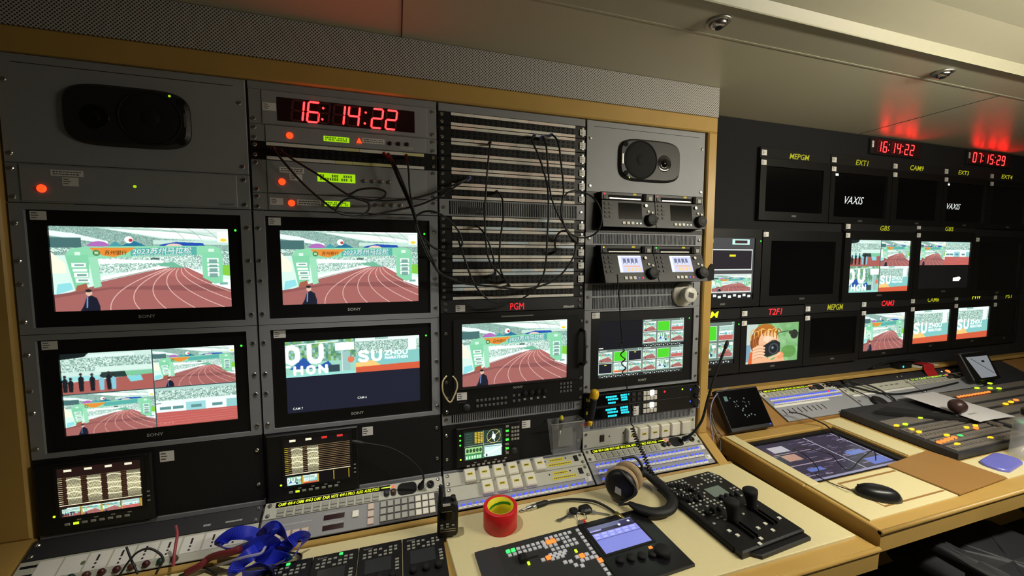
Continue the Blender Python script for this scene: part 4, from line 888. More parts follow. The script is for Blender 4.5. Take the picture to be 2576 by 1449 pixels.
# ---- encoders with cyan displays
def encoder(v0, v1, lab, red, lbl):
    t = unit('video_encoder', lab, 'encoder', .993, 1.482, v0, v1, BLACK, group='encoders with cyan displays', th=.012); h = v1 - v0
    MB().box(-.215, -.065, h * .1, h * .9, .012, .0128).obj('display_glass', GLASS, t)
    rr = random.Random(5 if red else 9); b = MB()
    for y, x0, x1 in ((.72, -.160, -.118), (.50, -.152, -.112), (.22, -.150, -.120), (.76, -.100, -.070), (.56, -.098, -.070), (.36, -.096, -.066)):
        x = x0
        while x < x1: l = rr.choice((.003, .005, .007)); b.box(x, x + l, h * (y - .075), h * (y + .075), .0128, .0131); x += l + .0012
    b.obj('cyan_characters', L_CYAN, t, kind='stuff')
    g = MB(); w_ = None
    for i in range(4):
        for r in range(2):
            x, y = .002 + .0155 * i, h * (.68 - .42 * r)
            if r == 0 and i == 2: MB().box(x - .0075, x + .0085, y - .009, y + .010, .012, .0165, .001).obj('lit_key', L_WHT, t)
            else: MB().box(x - .0065, x + .0065, y - .0075, y + .0075, .012, .016, .001).obj('key', WHITE, t)
    for i in range(2):
        for r in range(2): g.box(-.052 + .022 * i, -.038 + .022 * i, h * (.58 - .42 * r), h * (.84 - .42 * r), .012, .015)
    g.obj('dark_keys', DARK, t, kind='stuff')
    if red: dots(t, 'red_light', [(.0905, h * .62)], .0042, .012, L_REDT, 10); dots(t, 'green_light', [(.171, h * .66)], .0035, .012, L_CHART)
    dots(t, 'blue_light', [(.209, h * .55)], .0035, .012, L_BLUE)
    for s in (-1, 1): MB().tube([(s * .232, h * .12, .012), (s * .232, h * .12, .028), (s * .232, h * .2, .032), (s * .232, h * .8, .032), (s * .232, h * .88, .028), (s * .232, h * .88, .012)], .0035, 8).obj('handle', CHROME, t)
    label(t, -.238, -.215, h * .55, h * .8, .012, YLAB, 1)
    if lbl: sticker(t, -.046, -.024, h * .05, h * .75, .0155)
encoder(-.5135, -.4685, 'black one-unit encoder with cyan display and red light, under the multiview monitor', True, False)
encoder(-.5625, -.5145, 'black one-unit encoder with cyan display and pasted white label, above a slotted vent', False, True)
# ---- call button panel in bay 4
CAP = {}
def cap(t, u, v, wu, wv, m=None, lab=True, h=.024, w=.004):
    key = (round(wu, 4), round(wv, 4), h)
    if key not in CAP:
        b = MB(); b.prism(rrect(-wu / 2, wu / 2, -wv / 2, wv / 2, .003, 2), 0, h, .003); me = bpy.data.meshes.new('call_button'); me.from_pydata(b.V, [], b.F); me.materials.append(IVORY); CAP[key] = me
    o = link('call_button', CAP[key], t, loc=(u, v, w))
    if lab:
        MB().box(-.009, .009, -.003, .005, h, h + .0005).obj('yellow_label', YLAB, o); blocks(-.007, .007, -.001, .003, h + .0005, h + .0007).obj('print', INKB, o, kind='stuff')
t = unit('call_button_unit', 'putty coloured panel with six large ivory buttons in a row, above the sloping panels', 'button panel', .993, 1.482, -.6665, -.6025, PUTTY)
for i in range(6): cap(t, *L(t, 1.187 + .0473 * i, -.633), .040, .050, lab=i < 4, h=.020)
MB().box(*LB(t, 1.062, 1.078, -.647, -.622), .004, .008, .001).obj('rocker_switch', mat('dark_brown_rocker', (60, 34, 26), .4, var=.1), t); dots(t, 'small_hole', LP(t, [(1.10, -.632), (1.158, -.627)]), .003, .004, VOID, 10, .0008)
screws(t, LP(t, [(1.005, -.613), (1.005, -.655), (1.47, -.613), (1.47, -.655)]), .004)
# ---------------------------------------------------------------- tilted panels at the foot of the rack
def intercom(F, u0, u1, v0, v1, words, lab, n=12, ledm=None, name='intercom_station'):
    t = unit(name, lab, 'intercom panel', u0, u1, v0, v1, PUTTY, F, 'intercom panels with lit names', th=.005); W_ = u1 - u0; h = v1 - v0; a = -W_ / 2
    MB().box(a + W_ * .055, a + W_ * .68, h * .62, h * .94, .005, .0056).obj('display_window', GLASS, t)
    k = len(words); x0, x1 = a + W_ * .065, a + W_ * .62
    b = MB()
    for i, w_ in enumerate(words): b.text(w_, x0 + (x1 - x0) * (i + .5) / k, h * .78, (x1 - x0) / k * .86, h * .2, .0058, .15, .02)
    b.obj('lit_names', ledm or L_YEL, t)
    MB().box(a + W_ * .63, a + W_ * .685, h * .76, h * .82, .0056, .006).obj('level_bar', L_CHART, t); dots(t, 'red_light', [(a + W_ * .70, h * .8)], .0042, .005, L_REDD, 10)
    me = None
    for i in range(n):
        u = x0 + (x1 - x0) * (i + .5) / n
        if me is None:
            bb = MB().box(-.0085, .0085, -.006, .006, 0, .003, .001).box(-.0085, .0085, -.0155, -.008, 0, .003, .001); me = bpy.data.meshes.new('lever_key'); me.from_pydata(bb.V, [], bb.F); me.materials.append(LGREY)
        link('lever_key', me, t, loc=(u, h * .40, .005))
    MB().prism(rrect(a + W_ * .725, a + W_ * .84, h * .1, h * .92, .014, 5), .005, .0062).obj('speaker_grille', BLACKM, t)
    for q, m_ in ((a + W_ * .66, DARK), (a + W_ * .70, mat('brown_knob', (70, 46, 36), .4, var=.1))): MB().lathe([(.0085, .005), (.008, .015), (.0065, .017), (.0005, .017)], (q, h * .38, 0), n=20).obj('rotary_knob', m_, t)
    MB().lathe([(.0105, .005), (.0105, .008), (.006, .008), (.006, .0055), (.0005, .0055)], (a + W_ * .875, h * .5, 0), n=22).obj('microphone_socket', STEEL, t)
    MB().lathe([(.0115, .005), (.0115, .009), (.007, .009), (.007, .0055), (.0005, .0055)], (a + W_ * .925, h * .52, 0), n=22).obj('headset_socket', BLACK, t)
    screws(t, [(a + .012, h * .2), (a + .012, h * .8), (-a - .012, h * .2), (-a - .012, h * .8)], .005); return t
N1 = ['CAM9', '4W-4', 'CAM8', '4W-3', 'CAM7', 'DIR', 'NOTE', '4W-1', 'PRO', 'AUX3', 'AUX2', 'FOLD']
intercom(FS, .003, .492, -.0605, -.0155, N1, 'tilted intercom panel with yellow lit names, above the grey keypad panel')
intercom(FS, .993, 1.482, -.0505, -.0055, ['CAM', '4W-4', 'CAM8', '4W-3', 'CAM7', '4W-2', 'DIR', 'NOT1', '4W-1', 'PRO', 'AUX3', 'FOLD'], 'tilted intercom with yellow lit names, above blue lit keys beside the wooden post')
# keypad
t = unit('keypad', 'tilted grey keypad panel with white keys and two dark red displays', 'keypad', .003, .492, -.1275, -.0615, mat('mid_grey_metal', (140, 140, 142), .5, bump=.2, bscale=700, var=.04), FS)
def keyset(t, pts, s, m, h=.004, name='key', w=.004):
    b = MB().box(-s[0] / 2, s[0] / 2, -s[1] / 2, s[1] / 2, 0, h, .0012); me = bpy.data.meshes.new(name); me.from_pydata(b.V, [], b.F); me.materials.append(m)
    for p in pts: link(name, me, t, loc=(p[0], p[1], w))
MB().box(*LB(t, .307, .476, -.1265, -.0645), .004, .0045).obj('key_well', DARK, t)
for c in range(8):
    keyset(t, LP(t, [(.317 + .0198 * c, -.0735 - .0198 * r) for r in range(3)]), (.0165, .0165), IVORY if c > 4 else LGREY)
keyset(t, LP(t, [(.283, -.073 - .0205 * r) for r in range(3)]), (.017, .017), PINK); keyset(t, LP(t, [(.049 + .022 * i, -.108) for i in range(4)]), (.017, .017), PINK)
keyset(t, LP(t, [(.242, -.086)]), (.0175, .0185), IVORY); dots(t, 'orange_light', LP(t, [(.049, -.094)]), .0042, .004, L_ORG)
for y in (-.0825, -.110): MB().box(*LB(t, .159, .213, y - .0065, y + .0065), .004, .005).obj('red_display', REDWIN, t); blocks(*LB(t, .16, .212, y + .0095, y + .012), .004, .0043).obj('print', PRINT, t, kind='stuff')
blocks(*LB(t, .04, .13, -.0835, -.0805), .004, .0043).obj('print', PRINT, t, kind='stuff')
# bay 1: plain dark panel and the white label tray with jacks
t = unit('blanking_unit', 'tilted plain dark panel above the white label tray', 'rack unit', -.492, -.003, -.0625, -.0165, DARK, FS)
screws(t, LP(t, [(-.480, -.028), (-.480, -.053), (-.0135, -.024), (-.0135, -.055)]), .004); b = blocks(*LB(t, -.135, -.118, -.050, -.045), .004, .0043); blocks(*LB(t, -.085, -.045, -.050, -.046), .004, .0043, b=b); b.obj('print', PRINT, t, kind='stuff')
t = unit('label_tray', 'tilted tray of white paper name cards with black marks and small knobs', 'label tray', -.492, -.003, -.1290, -.0635, PUTTY, FS)
for i in range(9):
    u = -.432 + .0475 * i; c_ = MB().box(*LB(t, u - .0215, u + .0215, -.1085, -.0685), .004, .0048).obj('paper_card', PAPER, t)
    if i > 1:
        b = MB(); q = L(t, u - .002, -.075)
        for k, hh in enumerate((.009, .005, .004, .004)): b.box(q[0] - .0022, q[0] + .0022, q[1] - .0085 * k - hh, q[1] - .0085 * k, .0048, .005)
        b.obj('handwriting', INKB, c_)
dots(t, 'felt_dot', LP(t, [(-.365, -.088)]), .0045, .0048, mat('olive_felt', (96, 108, 70), .8, var=.1), 14, .0006)
MB().box(*LB(t, -.486, -.455, -.079, -.0735), .004, .0046).obj('dark_slot', VOID, t); MB().box(*LB(t, -.489, -.455, -.099, -.093), .004, .0046).obj('dark_slot', VOID, t)
for i in range(9):
    q = L(t, -.40 + .0285 * i, -.1185); MB().lathe([(.0075, .004), (.007, .012), (.005, .0145), (.0005, .015)], (q[0], q[1], 0), n=18).obj('colour_knob', (mat('dark_red_knob', (64, 20, 24), .35, var=.1), mat('brown_red_knob', (72, 42, 30), .4, var=.1), mat('dark_green_knob', (20, 52, 42), .4, var=.1))[(i * 2) % 3 if i != 4 else 0], t)
# bay 3: ivory call buttons
for v0, v1, n, u0, lab, lt_ in ((-.0545, -.0105, 6, .579, 'tilted putty panel with six ivory buttons in a row and yellow paper labels', 6), (-.1005, -.0555, 4, .628, 'tilted putty panel with four ivory buttons, below the panel with six ivory buttons', 4)):
    t = unit('call_button_unit', lab, 'button panel', .498, .987, v0, v1, PUTTY, FS)
    for i in range(n): cap(t, *L(t, u0 + .0475 * i, (v0 + v1) / 2), .036, .042, h=.016)
    for (a, b_, y0, y1) in ((.855, .910, .026, .037), (.848, .935, .010, .021)): label(t, *LB(t, a, b_, v0 + y0, v0 + y1), .004, YLAB, 1, 'yellow_label')
    MB().box(*LB(t, .948, .962, v0 + .016, v0 + .036), .004, .0075, .001).obj('rocker_switch', BLACK, t); dots(t, 'small_hole', LP(t, [(.842, v0 + .031), (.918, v0 + .033)]), .0028, .004, VOID, 10, .0008)
    screws(t, LP(t, [(.510, v0 + .009), (.510, v1 - .009), (.975, v0 + .009), (.975, v1 - .009)]), .004)
# blue lit key panels
BK = None
def blue_panel(F, u0, u1, v0, v1, rows, lab, n=22, red=None):
    global BK
    t = unit('lit_key_unit', lab, 'key panel', u0, u1, v0, v1, GREY2, F, 'panels of blue lit keys'); W_ = u1 - u0; h = v1 - v0; s = 1
    if BK is None:
        b = MB(); b.prism([(.0055 * math.cos(x), .0048 * math.sin(x)) for x in np.linspace(0, math.pi, 7)], 0, .006, .0012); BK = bpy.data.meshes.new('blue_key'); BK.from_pydata(b.V, [], b.F); BK.materials.append(L_BLUE)
    for r in range(rows):
        y = h - (h / rows) * (r + .62)
        for i in range(n):
            u = -W_ / 2 + .03 + (W_ - .075) * i / (n - 1) + (.008 if i > n - 4 else 0); link('blue_key', BK, t, loc=(u, y, .004))
        MB().box(-W_ / 2 + .02, W_ / 2 - .03, y - .0085, y - .0022, .004, .0062).obj('label_strip', PAPER, t)
        blocks(-W_ / 2 + .03, W_ / 2 - .04, y - .0062, y - .0048, .0062, .0064, .003, .006, .01).obj('print', INK, t, kind='stuff')
    if red: MB().box(red - .006, red + .006, h * .70, h * .82, .004, .010, .001).obj('red_key', L_REDT, t)
    sticker(t, W_ / 2 - .027, W_ / 2 - .004, h * .55, h * .55 + .016, .004); return t
blue_panel(FS, .498, .987, -.1275, -.1015, 1, 'single row of blue lit keys below the ivory call buttons')
blue_panel(FS, .993, 1.482, -.0985, -.0515, 2, 'two rows of blue lit keys below the intercom beside the wooden post'); blue_panel(FS, .993, 1.482, -.1275, -.0990, 1, 'single row of blue lit keys behind the headphones')
t = thing('back_moulding', 'yellow wooden moulding along the back of the lower desk', 'moulding', FD, (.49, -.12, .0)); MB().prism([(-1.04, -.0115), (-.014, -.0095), (1.055, -.0035), (1.055, .0075), (-1.04, .0065)], -.003, .0080, .003).obj('strip', WOOD, t)
# ---------------------------------------------------------------- on the lower desk
def remote(u0, u1, lab, green):
    t = thing('camera_remote', lab, 'camera remote', FD, ((u0 + u1) / 2, -.31, .0006), group='camera remotes at the desk edge'); hw = (u1 - u0) / 2 - .001
    MB().box(-hw, hw, -.13, .128, 0, .010, .0015).obj('body', BLACK, t); MB().box(-hw + .018, hw - .026, .035, .078, .010, .0106).obj('display', mat('grey_lcd_off', (50, 52, 54), .25, var=.05), t)
    MB().text('SONY', -hw + .022, .116, .022, .004, .0103).obj('maker_logo', PRINT, t)
    pts = [(-hw + .015 + .0125 * i, .107 - .0105 * r) for i in range(7) for r in range(3) if (i + r) % 4]
    keyset(t, pts, (.008, .0045), LGREY, .003, w=.010)
    if green is not None: keyset(t, [(-hw + .015 + .0125 * green, .118)], (.0085, .0055), L_GREENK, .0035, 'lit_key', .010)
    keyset(t, [(hw - .012, .062 - .010 * r) for r in range(4)], (.009, .0045), LGREY, .003, w=.010)
    for q in (-.03, 0, .03): MB().lathe([(.009, .010), (.0085, .022), (.0005, .022)], (q, .012, 0), n=18).obj('rotary_knob', BLACKM, t)
    MB().lathe([(.013, .010), (.013, .018), (.010, .04), (.0005, .041)], (0, -.05, 0), n=20).obj('iris_lever', BLACKM, t)
for i, (g, lab) in enumerate(((3, 'black camera remote with one green lit key, beside the pile of blue ribbon'), (4, 'black camera remote with one green lit key, second from the blue ribbon'), (None, 'black camera remote without lit keys, third from the blue ribbon'), (None, 'black camera remote without lit keys, under the walkie-talkie'))): remote(.045 + .1075 * i, .1525 + .1075 * i, lab, g)
# vision mixer
t = thing('vision_mixer', 'flat black vision mixer panel with orange and green lit keys and a lilac display', 'vision mixer', FD, (.545, -.283, .0062), math.radians(3.0))
MB().prism([(0, 0), (.508, 0), (.508, -.215), (0, -.215)], 0, .006, .001).obj('body', mat('charcoal_panel', (40, 42, 42), .5, bump=.2, bscale=700, var=.06), t)
MB().box(.298, .508, -.215, 0, .006, .0085, .001).obj('glossy_section', mat('glossy_black_panel', (20, 20, 22), .25, var=.05), t); MB().box(.0, .054, -.215, 0, .006, .0068).obj('blank_section', DARK, t)
me = screen_mesh('menu_picture', menu_screen(), .315, .458, -.118, -.022, .0091); link('display', me, t, label='lilac menu display')
MB().rframe(.308, .465, -.125, -.015, .315, .458, -.118, -.022, .0085, .0096).obj('display_rim', BLACKM, t)
kp = [(.082 + .0138 * i, -.026 - .0135 * r) for i in range(8) for r in (0, 1) if not (r == 0 and i < 2)] + [(.180 + .0138 * i, -.018 - .0135 * r) for i in range(7) for r in range(6) if not (r == 1 and i in (1, 2)) and not (r > 3 and i > 3) and (i * 7 + r * 3) % 9]
keyset(t, kp, (.0098, .0085), mat('pale_grey_soft_key', (204, 206, 214), .45, var=.05), .0035, w=.006)
keyset(t, [(.288, -.018 - .0138 * r) for r in range(12)], (.0098, .0085), MATS['pale_grey_soft_key'], .0035, w=.006)
keyset(t, [(.156, -.080), (.187, -.078), (.201, -.078), (.215, -.078), (.241, -.1), (.269, -.1), (.262, -.113), (.276, -.113), (.248, -.114), (.070, -.108), (.205, -.105), (.219, -.107), (.226, -.121), (.240, -.128)], (.0105, .0095), MATS['pale_grey_soft_key'], .0035, w=.006)
keyset(t, [(.082, -.026), (.0958, -.026)], (.0105, .0095), L_GREENK, .004, 'green_lit_key', .006)
keyset(t, [(.1938, -.0315), (.2076, -.0315), (.172, -.078), (.255, -.1), (.291, -.128)], (.0125, .0115), L_ORG, .004, 'orange_lit_key', .006); keyset(t, [(.118, -.078), (.248, -.082)], (.006, .0085), L_CHART, .004, 'lime_lit_key', .006)
b = MB().box(.104, .150, -.066, -.060, .006, .0065); b.obj('fader_slot', VOID, t); MB().box(.098, .118, -.074, -.054, .006, .022, .004).obj('fader_lever', BLACKM, t)
MB().lathe([(.0205, .0085), (.020, .020), (.017, .024), (.0005, .0245)], (.452, -.163, 0), n=28).obj('rotary_knob', BLACKM, t); keyset(t, [(.437, -.137)], (.010, .007), L_ORG, .003, 'orange_lit_key', .0085)
for i in range(4): MB().lathe([(.0105, .0085), (.010, .016), (.0005, .0165)], (.335 + .03 * i, -.147 - .004 * i, 0), n=18).obj('rotary_knob', BLACKM, t)
# joystick controller
t = thing('joystick_controller', 'long black control surface with two tall joystick levers', 'control surface', FD, (1.302, -.327, .0062), math.radians(4.2))
MB().prism([(-.118, -.152), (.118, -.152), (.118, .120), (.100, .153), (-.118, .153)], 0, .020, .004).obj('body', BLACK, t)
MB().box(-.121, .121, -.128, .115, .0, .013).obj('side_rails', BLACKM, t); MB().box(.0, .062, .035, .078, .020, .0208).obj('display', mat('grey_green_lcd', (112, 124, 116), .3, var=.05), t)
rr = random.Random(4); pts = [(x, y) for y in np.arange(.138, -.05, -.0125) for x in np.arange(-.100, .104, .0142) if not (-.012 < x < .074 and .022 < y < .09) and rr.random() < .52]
b = MB()
for x, y in pts: b.box(x - .0042, x + .0042, y - .0026, y + .0026, .020, .0225, .0006)
b.obj('keys', LGREY, t, kind='stuff')
for x, y in [(-.085 + .024 * i, -.012 + .004 * (i % 2)) for i in range(3)] + [(.012 + .021 * i, .022) for i in range(4)] + [(-.09 + .022 * i, .045) for i in range(3)]: MB().lathe([(.0075, .020), (.007, .031), (.0005, .0315)], (x, y, 0), n=14).obj('small_knob', BLACKM, t)
def lever(x, y, lean):
    MB().box(x - .010, x + .012, y - .062, y - .012, .020, .0206).obj('lever_slot', VOID, t)
    MB().lathe([(.016, 0), (.014, .012), (.0155, .03), (.020, .05), (.0205, .058), (.017, .061), (.0005, .062)], (x, y, .020), (lean, .12, 1), 26).obj('joystick_lever', BLACKM, t)
    for s in (-1, 1): MB().box(x + s * .007 - .0022, x + s * .007 + .0022, y - .07, y - .005, .020, .028).obj('guide', BLACK, t)
lever(-.038, -.060, -.10); lever(.062, -.042, -.14)
b = MB()
for x, y in ((-.085, -.085), (-.078, -.105), (-.03, -.135), (.0, -.105), (.035, -.100), (.095, -.098), (.03, -.125), (-.05, -.147)): b.box(x - .005, x + .005, y - .004, y + .004, .020, .0225)
b.obj('white_keys', WHITE, t, kind='stuff'); MB().prism([(-.09, -.151), (.118, -.151), (.118, -.170), (-.07, -.170)], 0, .012, .003).obj('wrist_edge', BLACK, t)
# tape roll
t = thing('tape_roll', 'thick roll of red tape standing on the cream desk, yellow inside', 'tape roll', FD, (.636, -.198, .0062))
MB().lathe([(.038, 0), (.047, 0), (.048, .001), (.048, .059), (.047, .06), (.0375, .06)], n=64, closed=True).obj('red_tape', mat('glossy_red_tape', (206, 28, 32), .38, var=.05), t)
MB().lathe([(.0355, .0005), (.0375, .0005), (.0375, .0595), (.0355, .0595)], n=64, closed=True).obj('cardboard_core', mat('yellow_printed_card', (222, 210, 30), .6, var=.06), t)
b = MB(); n = 22; V = []
for i in range(n + 1):
    a = math.radians(20 + 170 * i / n); z = .044 - .020 * i / n
    for dz in (0, .008): V.append((.0353 * math.cos(a), .0353 * math.sin(a), z + dz))
b.add(V, [(2 * i, 2 * i + 2, 2 * i + 3, 2 * i + 1) for i in range(n)]); b.obj('green_stripe', mat('green_print', (40, 140, 40), .6, var=.06), t)
# walkie-talkie standing at the step between the desk boards
t = thing('walkie_talkie', 'black handheld walkie-talkie with stub antenna standing between the remotes and the tape', 'walkie-talkie', FD, (.487, -.196, .0112), math.radians(-6))
P = [(-.028, .004), (-.022, 0), (.022, 0), (.028, .008), (.029, .078), (.024, .092), (.018, .098), (-.016, .098), (-.026, .088)]
def up(b, d=0): b.V = [(x, -z + d, y) for x, y, z in b.V]; return b
up(MB().prism(P, -.014, .014, .003)).obj('body', BLACK, t); up(MB().box(-.019, .019, .050, .072, .014, .0148)).obj('display', GLASS, t)
MB().lathe([(.0078, .094), (.0072, .10), (.0058, .125), (.0055, .140), (.003, .143)], (-.017, 0, 0), n=16).obj('antenna', RUBBER, t); MB().lathe([(.007, .096), (.0068, .108), (.0005, .108)], (.016, 0, 0), n=14).obj('channel_knob', RUBBER, t)
up(MB().box(-.012, .008, .090, .0965, .014, .0148)).obj('white_label', STICK, t); up(MB().box(-.015, .013, .0735, .0748, .0145, .0155)).obj('trim_line', STEEL, t)
for x, y in ((-.015, .036), (0, .038), (.015, .034), (-.015, .029), (0, .031)): up(MB().box(x - .0035, x + .0035, y - .0015, y + .0015, .014, .0158)).obj('key', LGREY, t)
for y in (.018, .024): up(MB().box(-.02, .022, y - .001, y + .001, .014, .0152)).obj('grille_bar', STEEL, t)
# headphones
t = thing('headphones', 'black padded headphones with worn tan ear cushions lying on the cream desk', 'headphones', FD, (1.04, -.20, .0062))
ax = Vector((.62, .70, -.10)).normalized(); c1 = Vector((-.030, -.015, .058)); n_ = 40
MB().lathe([(.012, -.004), (.036, -.002), (.044, .004), (.047, .014), (.047, .018)], c1, ax, n_).obj('ear_cup', BLACK, t); MB().lathe([(.044, .018), (.050, .021), (.052, .028), (.050, .036), (.044, .039), (.034, .039)], c1, ax, n_).obj('ear_cushion', mat('worn_tan_leatherette', (172, 146, 112), .7, bump=.6, bscale=160, var=.22, vscale=60), t)
c2 = c1 + ax * .104 + Vector((.012, -.012, .002)); ax2 = -Vector((.70, .60, -.12)).normalized()
MB().lathe([(.012, -.004), (.034, -.002), (.041, .004), (.043, .014), (.043, .018)], c2, ax2, n_).obj('ear_cup', BLACK, t); MB().lathe([(.040, .018), (.046, .021), (.048, .028), (.046, .036), (.034, .039)], c2, ax2, n_).obj('ear_cushion', MATS['worn_tan_leatherette'], t)
q = c1 - ax * .0045; e1 = ax.cross(Vector((0, 0, 1))).normalized(); e2 = e1.cross(ax)
b = MB(); b.add([tuple(q - e1 * (.004 + dx) + e2 * dy) for dx, dy in ((-.010, -.024), (.010, -.018), (.008, .002), (-.009, -.004))], [(0, 1, 2, 3), (3, 2, 1, 0)]); b.obj('grey_label', STICK, t)
B1 = [tuple(c1 + Vector((.015, -.028, -.036))), (.005, -.075, .019), (.04, -.098, .018), (.085, -.097, .018), (.122, -.068, .019), (.135, -.02, .020), (.125, .03, .030), (.105, .055, .045), tuple(c2 + Vector((.005, .0, -.005)))]
pb = catmull(B1, 7); rad = [.007 + .0095 * min(1, min(i, len(pb) - 1 - i) / 7) for i in range(len(pb))]; MB().tube(pb, rad, 14, flat=.75).obj('headband', RUBBER, t)
yo = catmull([tuple(c1 + e2 * .05), tuple(c1 + e1 * .05 - ax * .002), tuple(c1 - e2 * .052), tuple(c1 + Vector((.015, -.028, -.038)))], 6); MB().tube(yo, .0035, 8).obj('yoke', DARK, t)
MB().tube(catmull([tuple(c2 + Vector((-.02, .02, .044))), tuple(c2 + Vector((.025, .012, .046))), tuple(c2 + Vector((.045, -.004, .01))), tuple(c2 + Vector((.02, -.01, -.02)))], 6), .0045, 8).obj('yoke', DARK, t)
# keys
t = thing('key_bunch', 'bunch of keys with black fob and red tag on a steel ring', 'keys', FD, (.878, -.215, .0062))
t.scale = (1.2, 1.2, 1.2)
MB().tube([(.012 * math.cos(a) - .006, .012 * math.sin(a) - .018, .004 + .003 * math.sin(a)) for a in np.linspace(0, 6.28, 22)[:-1]], .0011, 6, True).obj('steel_ring', CHROME, t)
MB().prism(rrect(-.002, .030, -.012, .014, .009), .0015, .013, .004).obj('black_fob', BLACK, t); MB().prism(rrect(-.026, -.004, -.004, .016, .008), .0005, .009, .003).obj('black_fob', BLACKM, t)
MB().box(-.016, -.002, -.046, -.026, .001, .0025).obj('red_tag', mat('red_plastic_tag', (196, 40, 34), .4, var=.05), t)
for a, o_ in ((205, (-.02, .004)), (190, (-.022, -.004)), (330, (.024, -.006)), (238, (-.012, -.028))):
    a = math.radians(a); d = Vector((math.cos(a), math.sin(a))); p = Vector(o_); nrm = Vector((-d.y, d.x)); b = MB()
    b.prism([tuple(p + nrm * .007), tuple(p - nrm * .007), tuple(p + d * .012 - nrm * .007), tuple(p + d * .014 - nrm * .003), tuple(p + d * .046 - nrm * .003), tuple(p + d * .050), tuple(p + d * .046 + nrm * .003), tuple(p + d * .014 + nrm * .003), tuple(p + d * .012 + nrm * .007)], .0008, .003); b.obj('key_blade', STEEL, t)
# ---------------------------------------------------------------- monitor wall (plane coordinates u, v at the back wall)
def wall_monitor(u0, u1, v0, v1, s, name_txt, txm, pic, lab, logo=None, tagd=None, led_=None, tilt=0, st=True, extra=None):
    t = thing('wall_monitor', lab, 'monitor', FW, ((u0 + u1) / 2, v0, 0), group='monitors on the black wall'); cu = (u0 + u1) / 2; hw = (u1 - u0) / 2; H = v1 - v0
    l = lambda u, v: (u - cu, v - v0); nb = .05 if name_txt is not None else 0.0
    MB().rframe(-hw, hw, 0, H - nb, s[0] - cu, s[1] - cu, s[2] - v0, s[3] - v0, 0, .022, .004).obj('bezel', BLACK, t)
    if pic is None: MB().box(s[0] - cu, s[1] - cu, s[2] - v0, s[3] - v0, .010, .016).obj('screen', GLASS, t)
    else: link('screen', screen_mesh('wall_picture', pic, s[0] - cu, s[1] - cu, s[2] - v0, s[3] - v0, .016), t)
    if name_txt is not None:
        MB().box(-hw, hw, H - nb + .001, H, 0, .018, .002).obj('name_bar', BLACKM, t)
        if name_txt: MB().text(name_txt[0], name_txt[1] - cu, name_txt[2] - v0, name_txt[3], name_txt[4], .0185, .18, .012).obj('lit_name', txm, t)
        if st: sticker(t, -hw + .006, -hw + .036, H - nb + .012, H - nb + .036, .018)
    if st: sticker(t, -hw + .002, -hw + .032, H - nb - .032, H - nb - .010, .022)
    if logo: MB().text('VAXIS', logo[0] - cu, logo[1] - v0, logo[2], logo[3], .0166, .4, .0).obj('lit_logo', L_TXT, t)
    if tagd: MB().box(tagd[0] - cu - .016, tagd[0] - cu + .016, tagd[1] - v0 - .005, tagd[1] - v0 + .005, .0163, .0168).obj('lit_mark', L_WHT, t)
    MB().box(s[0] + (s[1] - s[0]) * .46 - cu, s[0] + (s[1] - s[0]) * .54 - cu, s[2] - v0 - .022, s[2] - v0 - .013, .022, .0226).obj('maker_plate', STEEL, t)
    if led_: dots(t, 'power_light', [l(*led_)], .004, .022, L_GRN, 8)
    if extra: extra(t, l)
    return t
def small(A, W, H): c = Cv(W, H); c.paste(A, 0, 0, 1, 1); return c.a
wall_monitor(1.965, 2.405, .195, .525, (2.0, 2.36, .235, .44), ('MEPGM', 2.202, .495, .125, .026), L_YELD, None, 'dark wall monitor with yellow name MEPGM, in the top row')
wall_monitor(2.41, 2.85, .195, .525, (2.44, 2.82, .225, .44), ('EXT1', 2.626, .4975, .092, .026), L_YELD, None, 'dark wall monitor with a white lit logo, named EXT1', (2.59, .31, .135, .038), (2.452, .430))
wall_monitor(2.855, 3.27, .195, .525, (2.90, 3.24, .225, .44), ('CAM9', 3.046, .4995, .11, .027), L_YELD, None, 'dark blank wall monitor with dim yellow name CAM9, in the top row')
wall_monitor(3.275, 3.69, .195, .525, (3.31, 3.66, .225, .44), ('EXT3', 3.448, .501, .096, .023), L_YELD, None, 'dark wall monitor with a small white logo, below the second wall clock', (3.388, .311, .12, .032), (3.32, .430))
wall_monitor(3.695, 4.11, .195, .525, (3.73, 4.08, .225, .44), ('EXT4', 3.862, .503, .11, .023), L_YELD, None, 'dark blank wall monitor at the end of the top row')
wall_monitor(1.545, 1.992, -.205, .150, (1.60, 1.955, -.172, .110), None, None, multi2(), 'wall monitor with green tile and track pictures, half hidden by the wooden rack post', led_=(1.985, .097), st=False)
wall_monitor(1.998, 2.512, -.205, .150, (2.05, 2.47, -.16, .10), None, None, None, 'large black blank wall monitor beside the one with the green tile')
wall_monitor(2.535, 3.072, -.205, .205, (2.581, 3.043, -.158, .113), ('GBS', 2.828, .176, .075, .026), L_YELD, quad(CROWD, ARCH, OUF, SUF, 176, 104), 'wall monitor split into four bright stadium views')
def arrow(t, l): q = l(3.47, -.098); MB().prism([(q[0] - .035, q[1] - .012), (q[0] + .02, q[1] - .012), (q[0] + .035, q[1] + .004), (q[0] + .02, q[1] + .012), (q[0] - .035, q[1] + .006)], .0163, .0168).obj('lit_arrow', L_WHT, t)
c = Cv(176, 104, (10, 10, 12)); c.paste(ARCH, 0, 0, .5, .5); c.paste(TRACK, .5, 0, 1, .5)
wall_monitor(3.078, 3.60, -.205, .215, (3.121, 3.568, -.150, .112), ('GBS', 3.362, .185, .075, .026), L_YELD, c.a, 'wall monitor with two bright views above a dark half with a white arrow', extra=arrow)
wall_monitor(3.606, 4.11, -.205, .150, (3.65, 4.07, -.17, .11), None, None, None, 'black blank wall monitor at the end of the middle row')
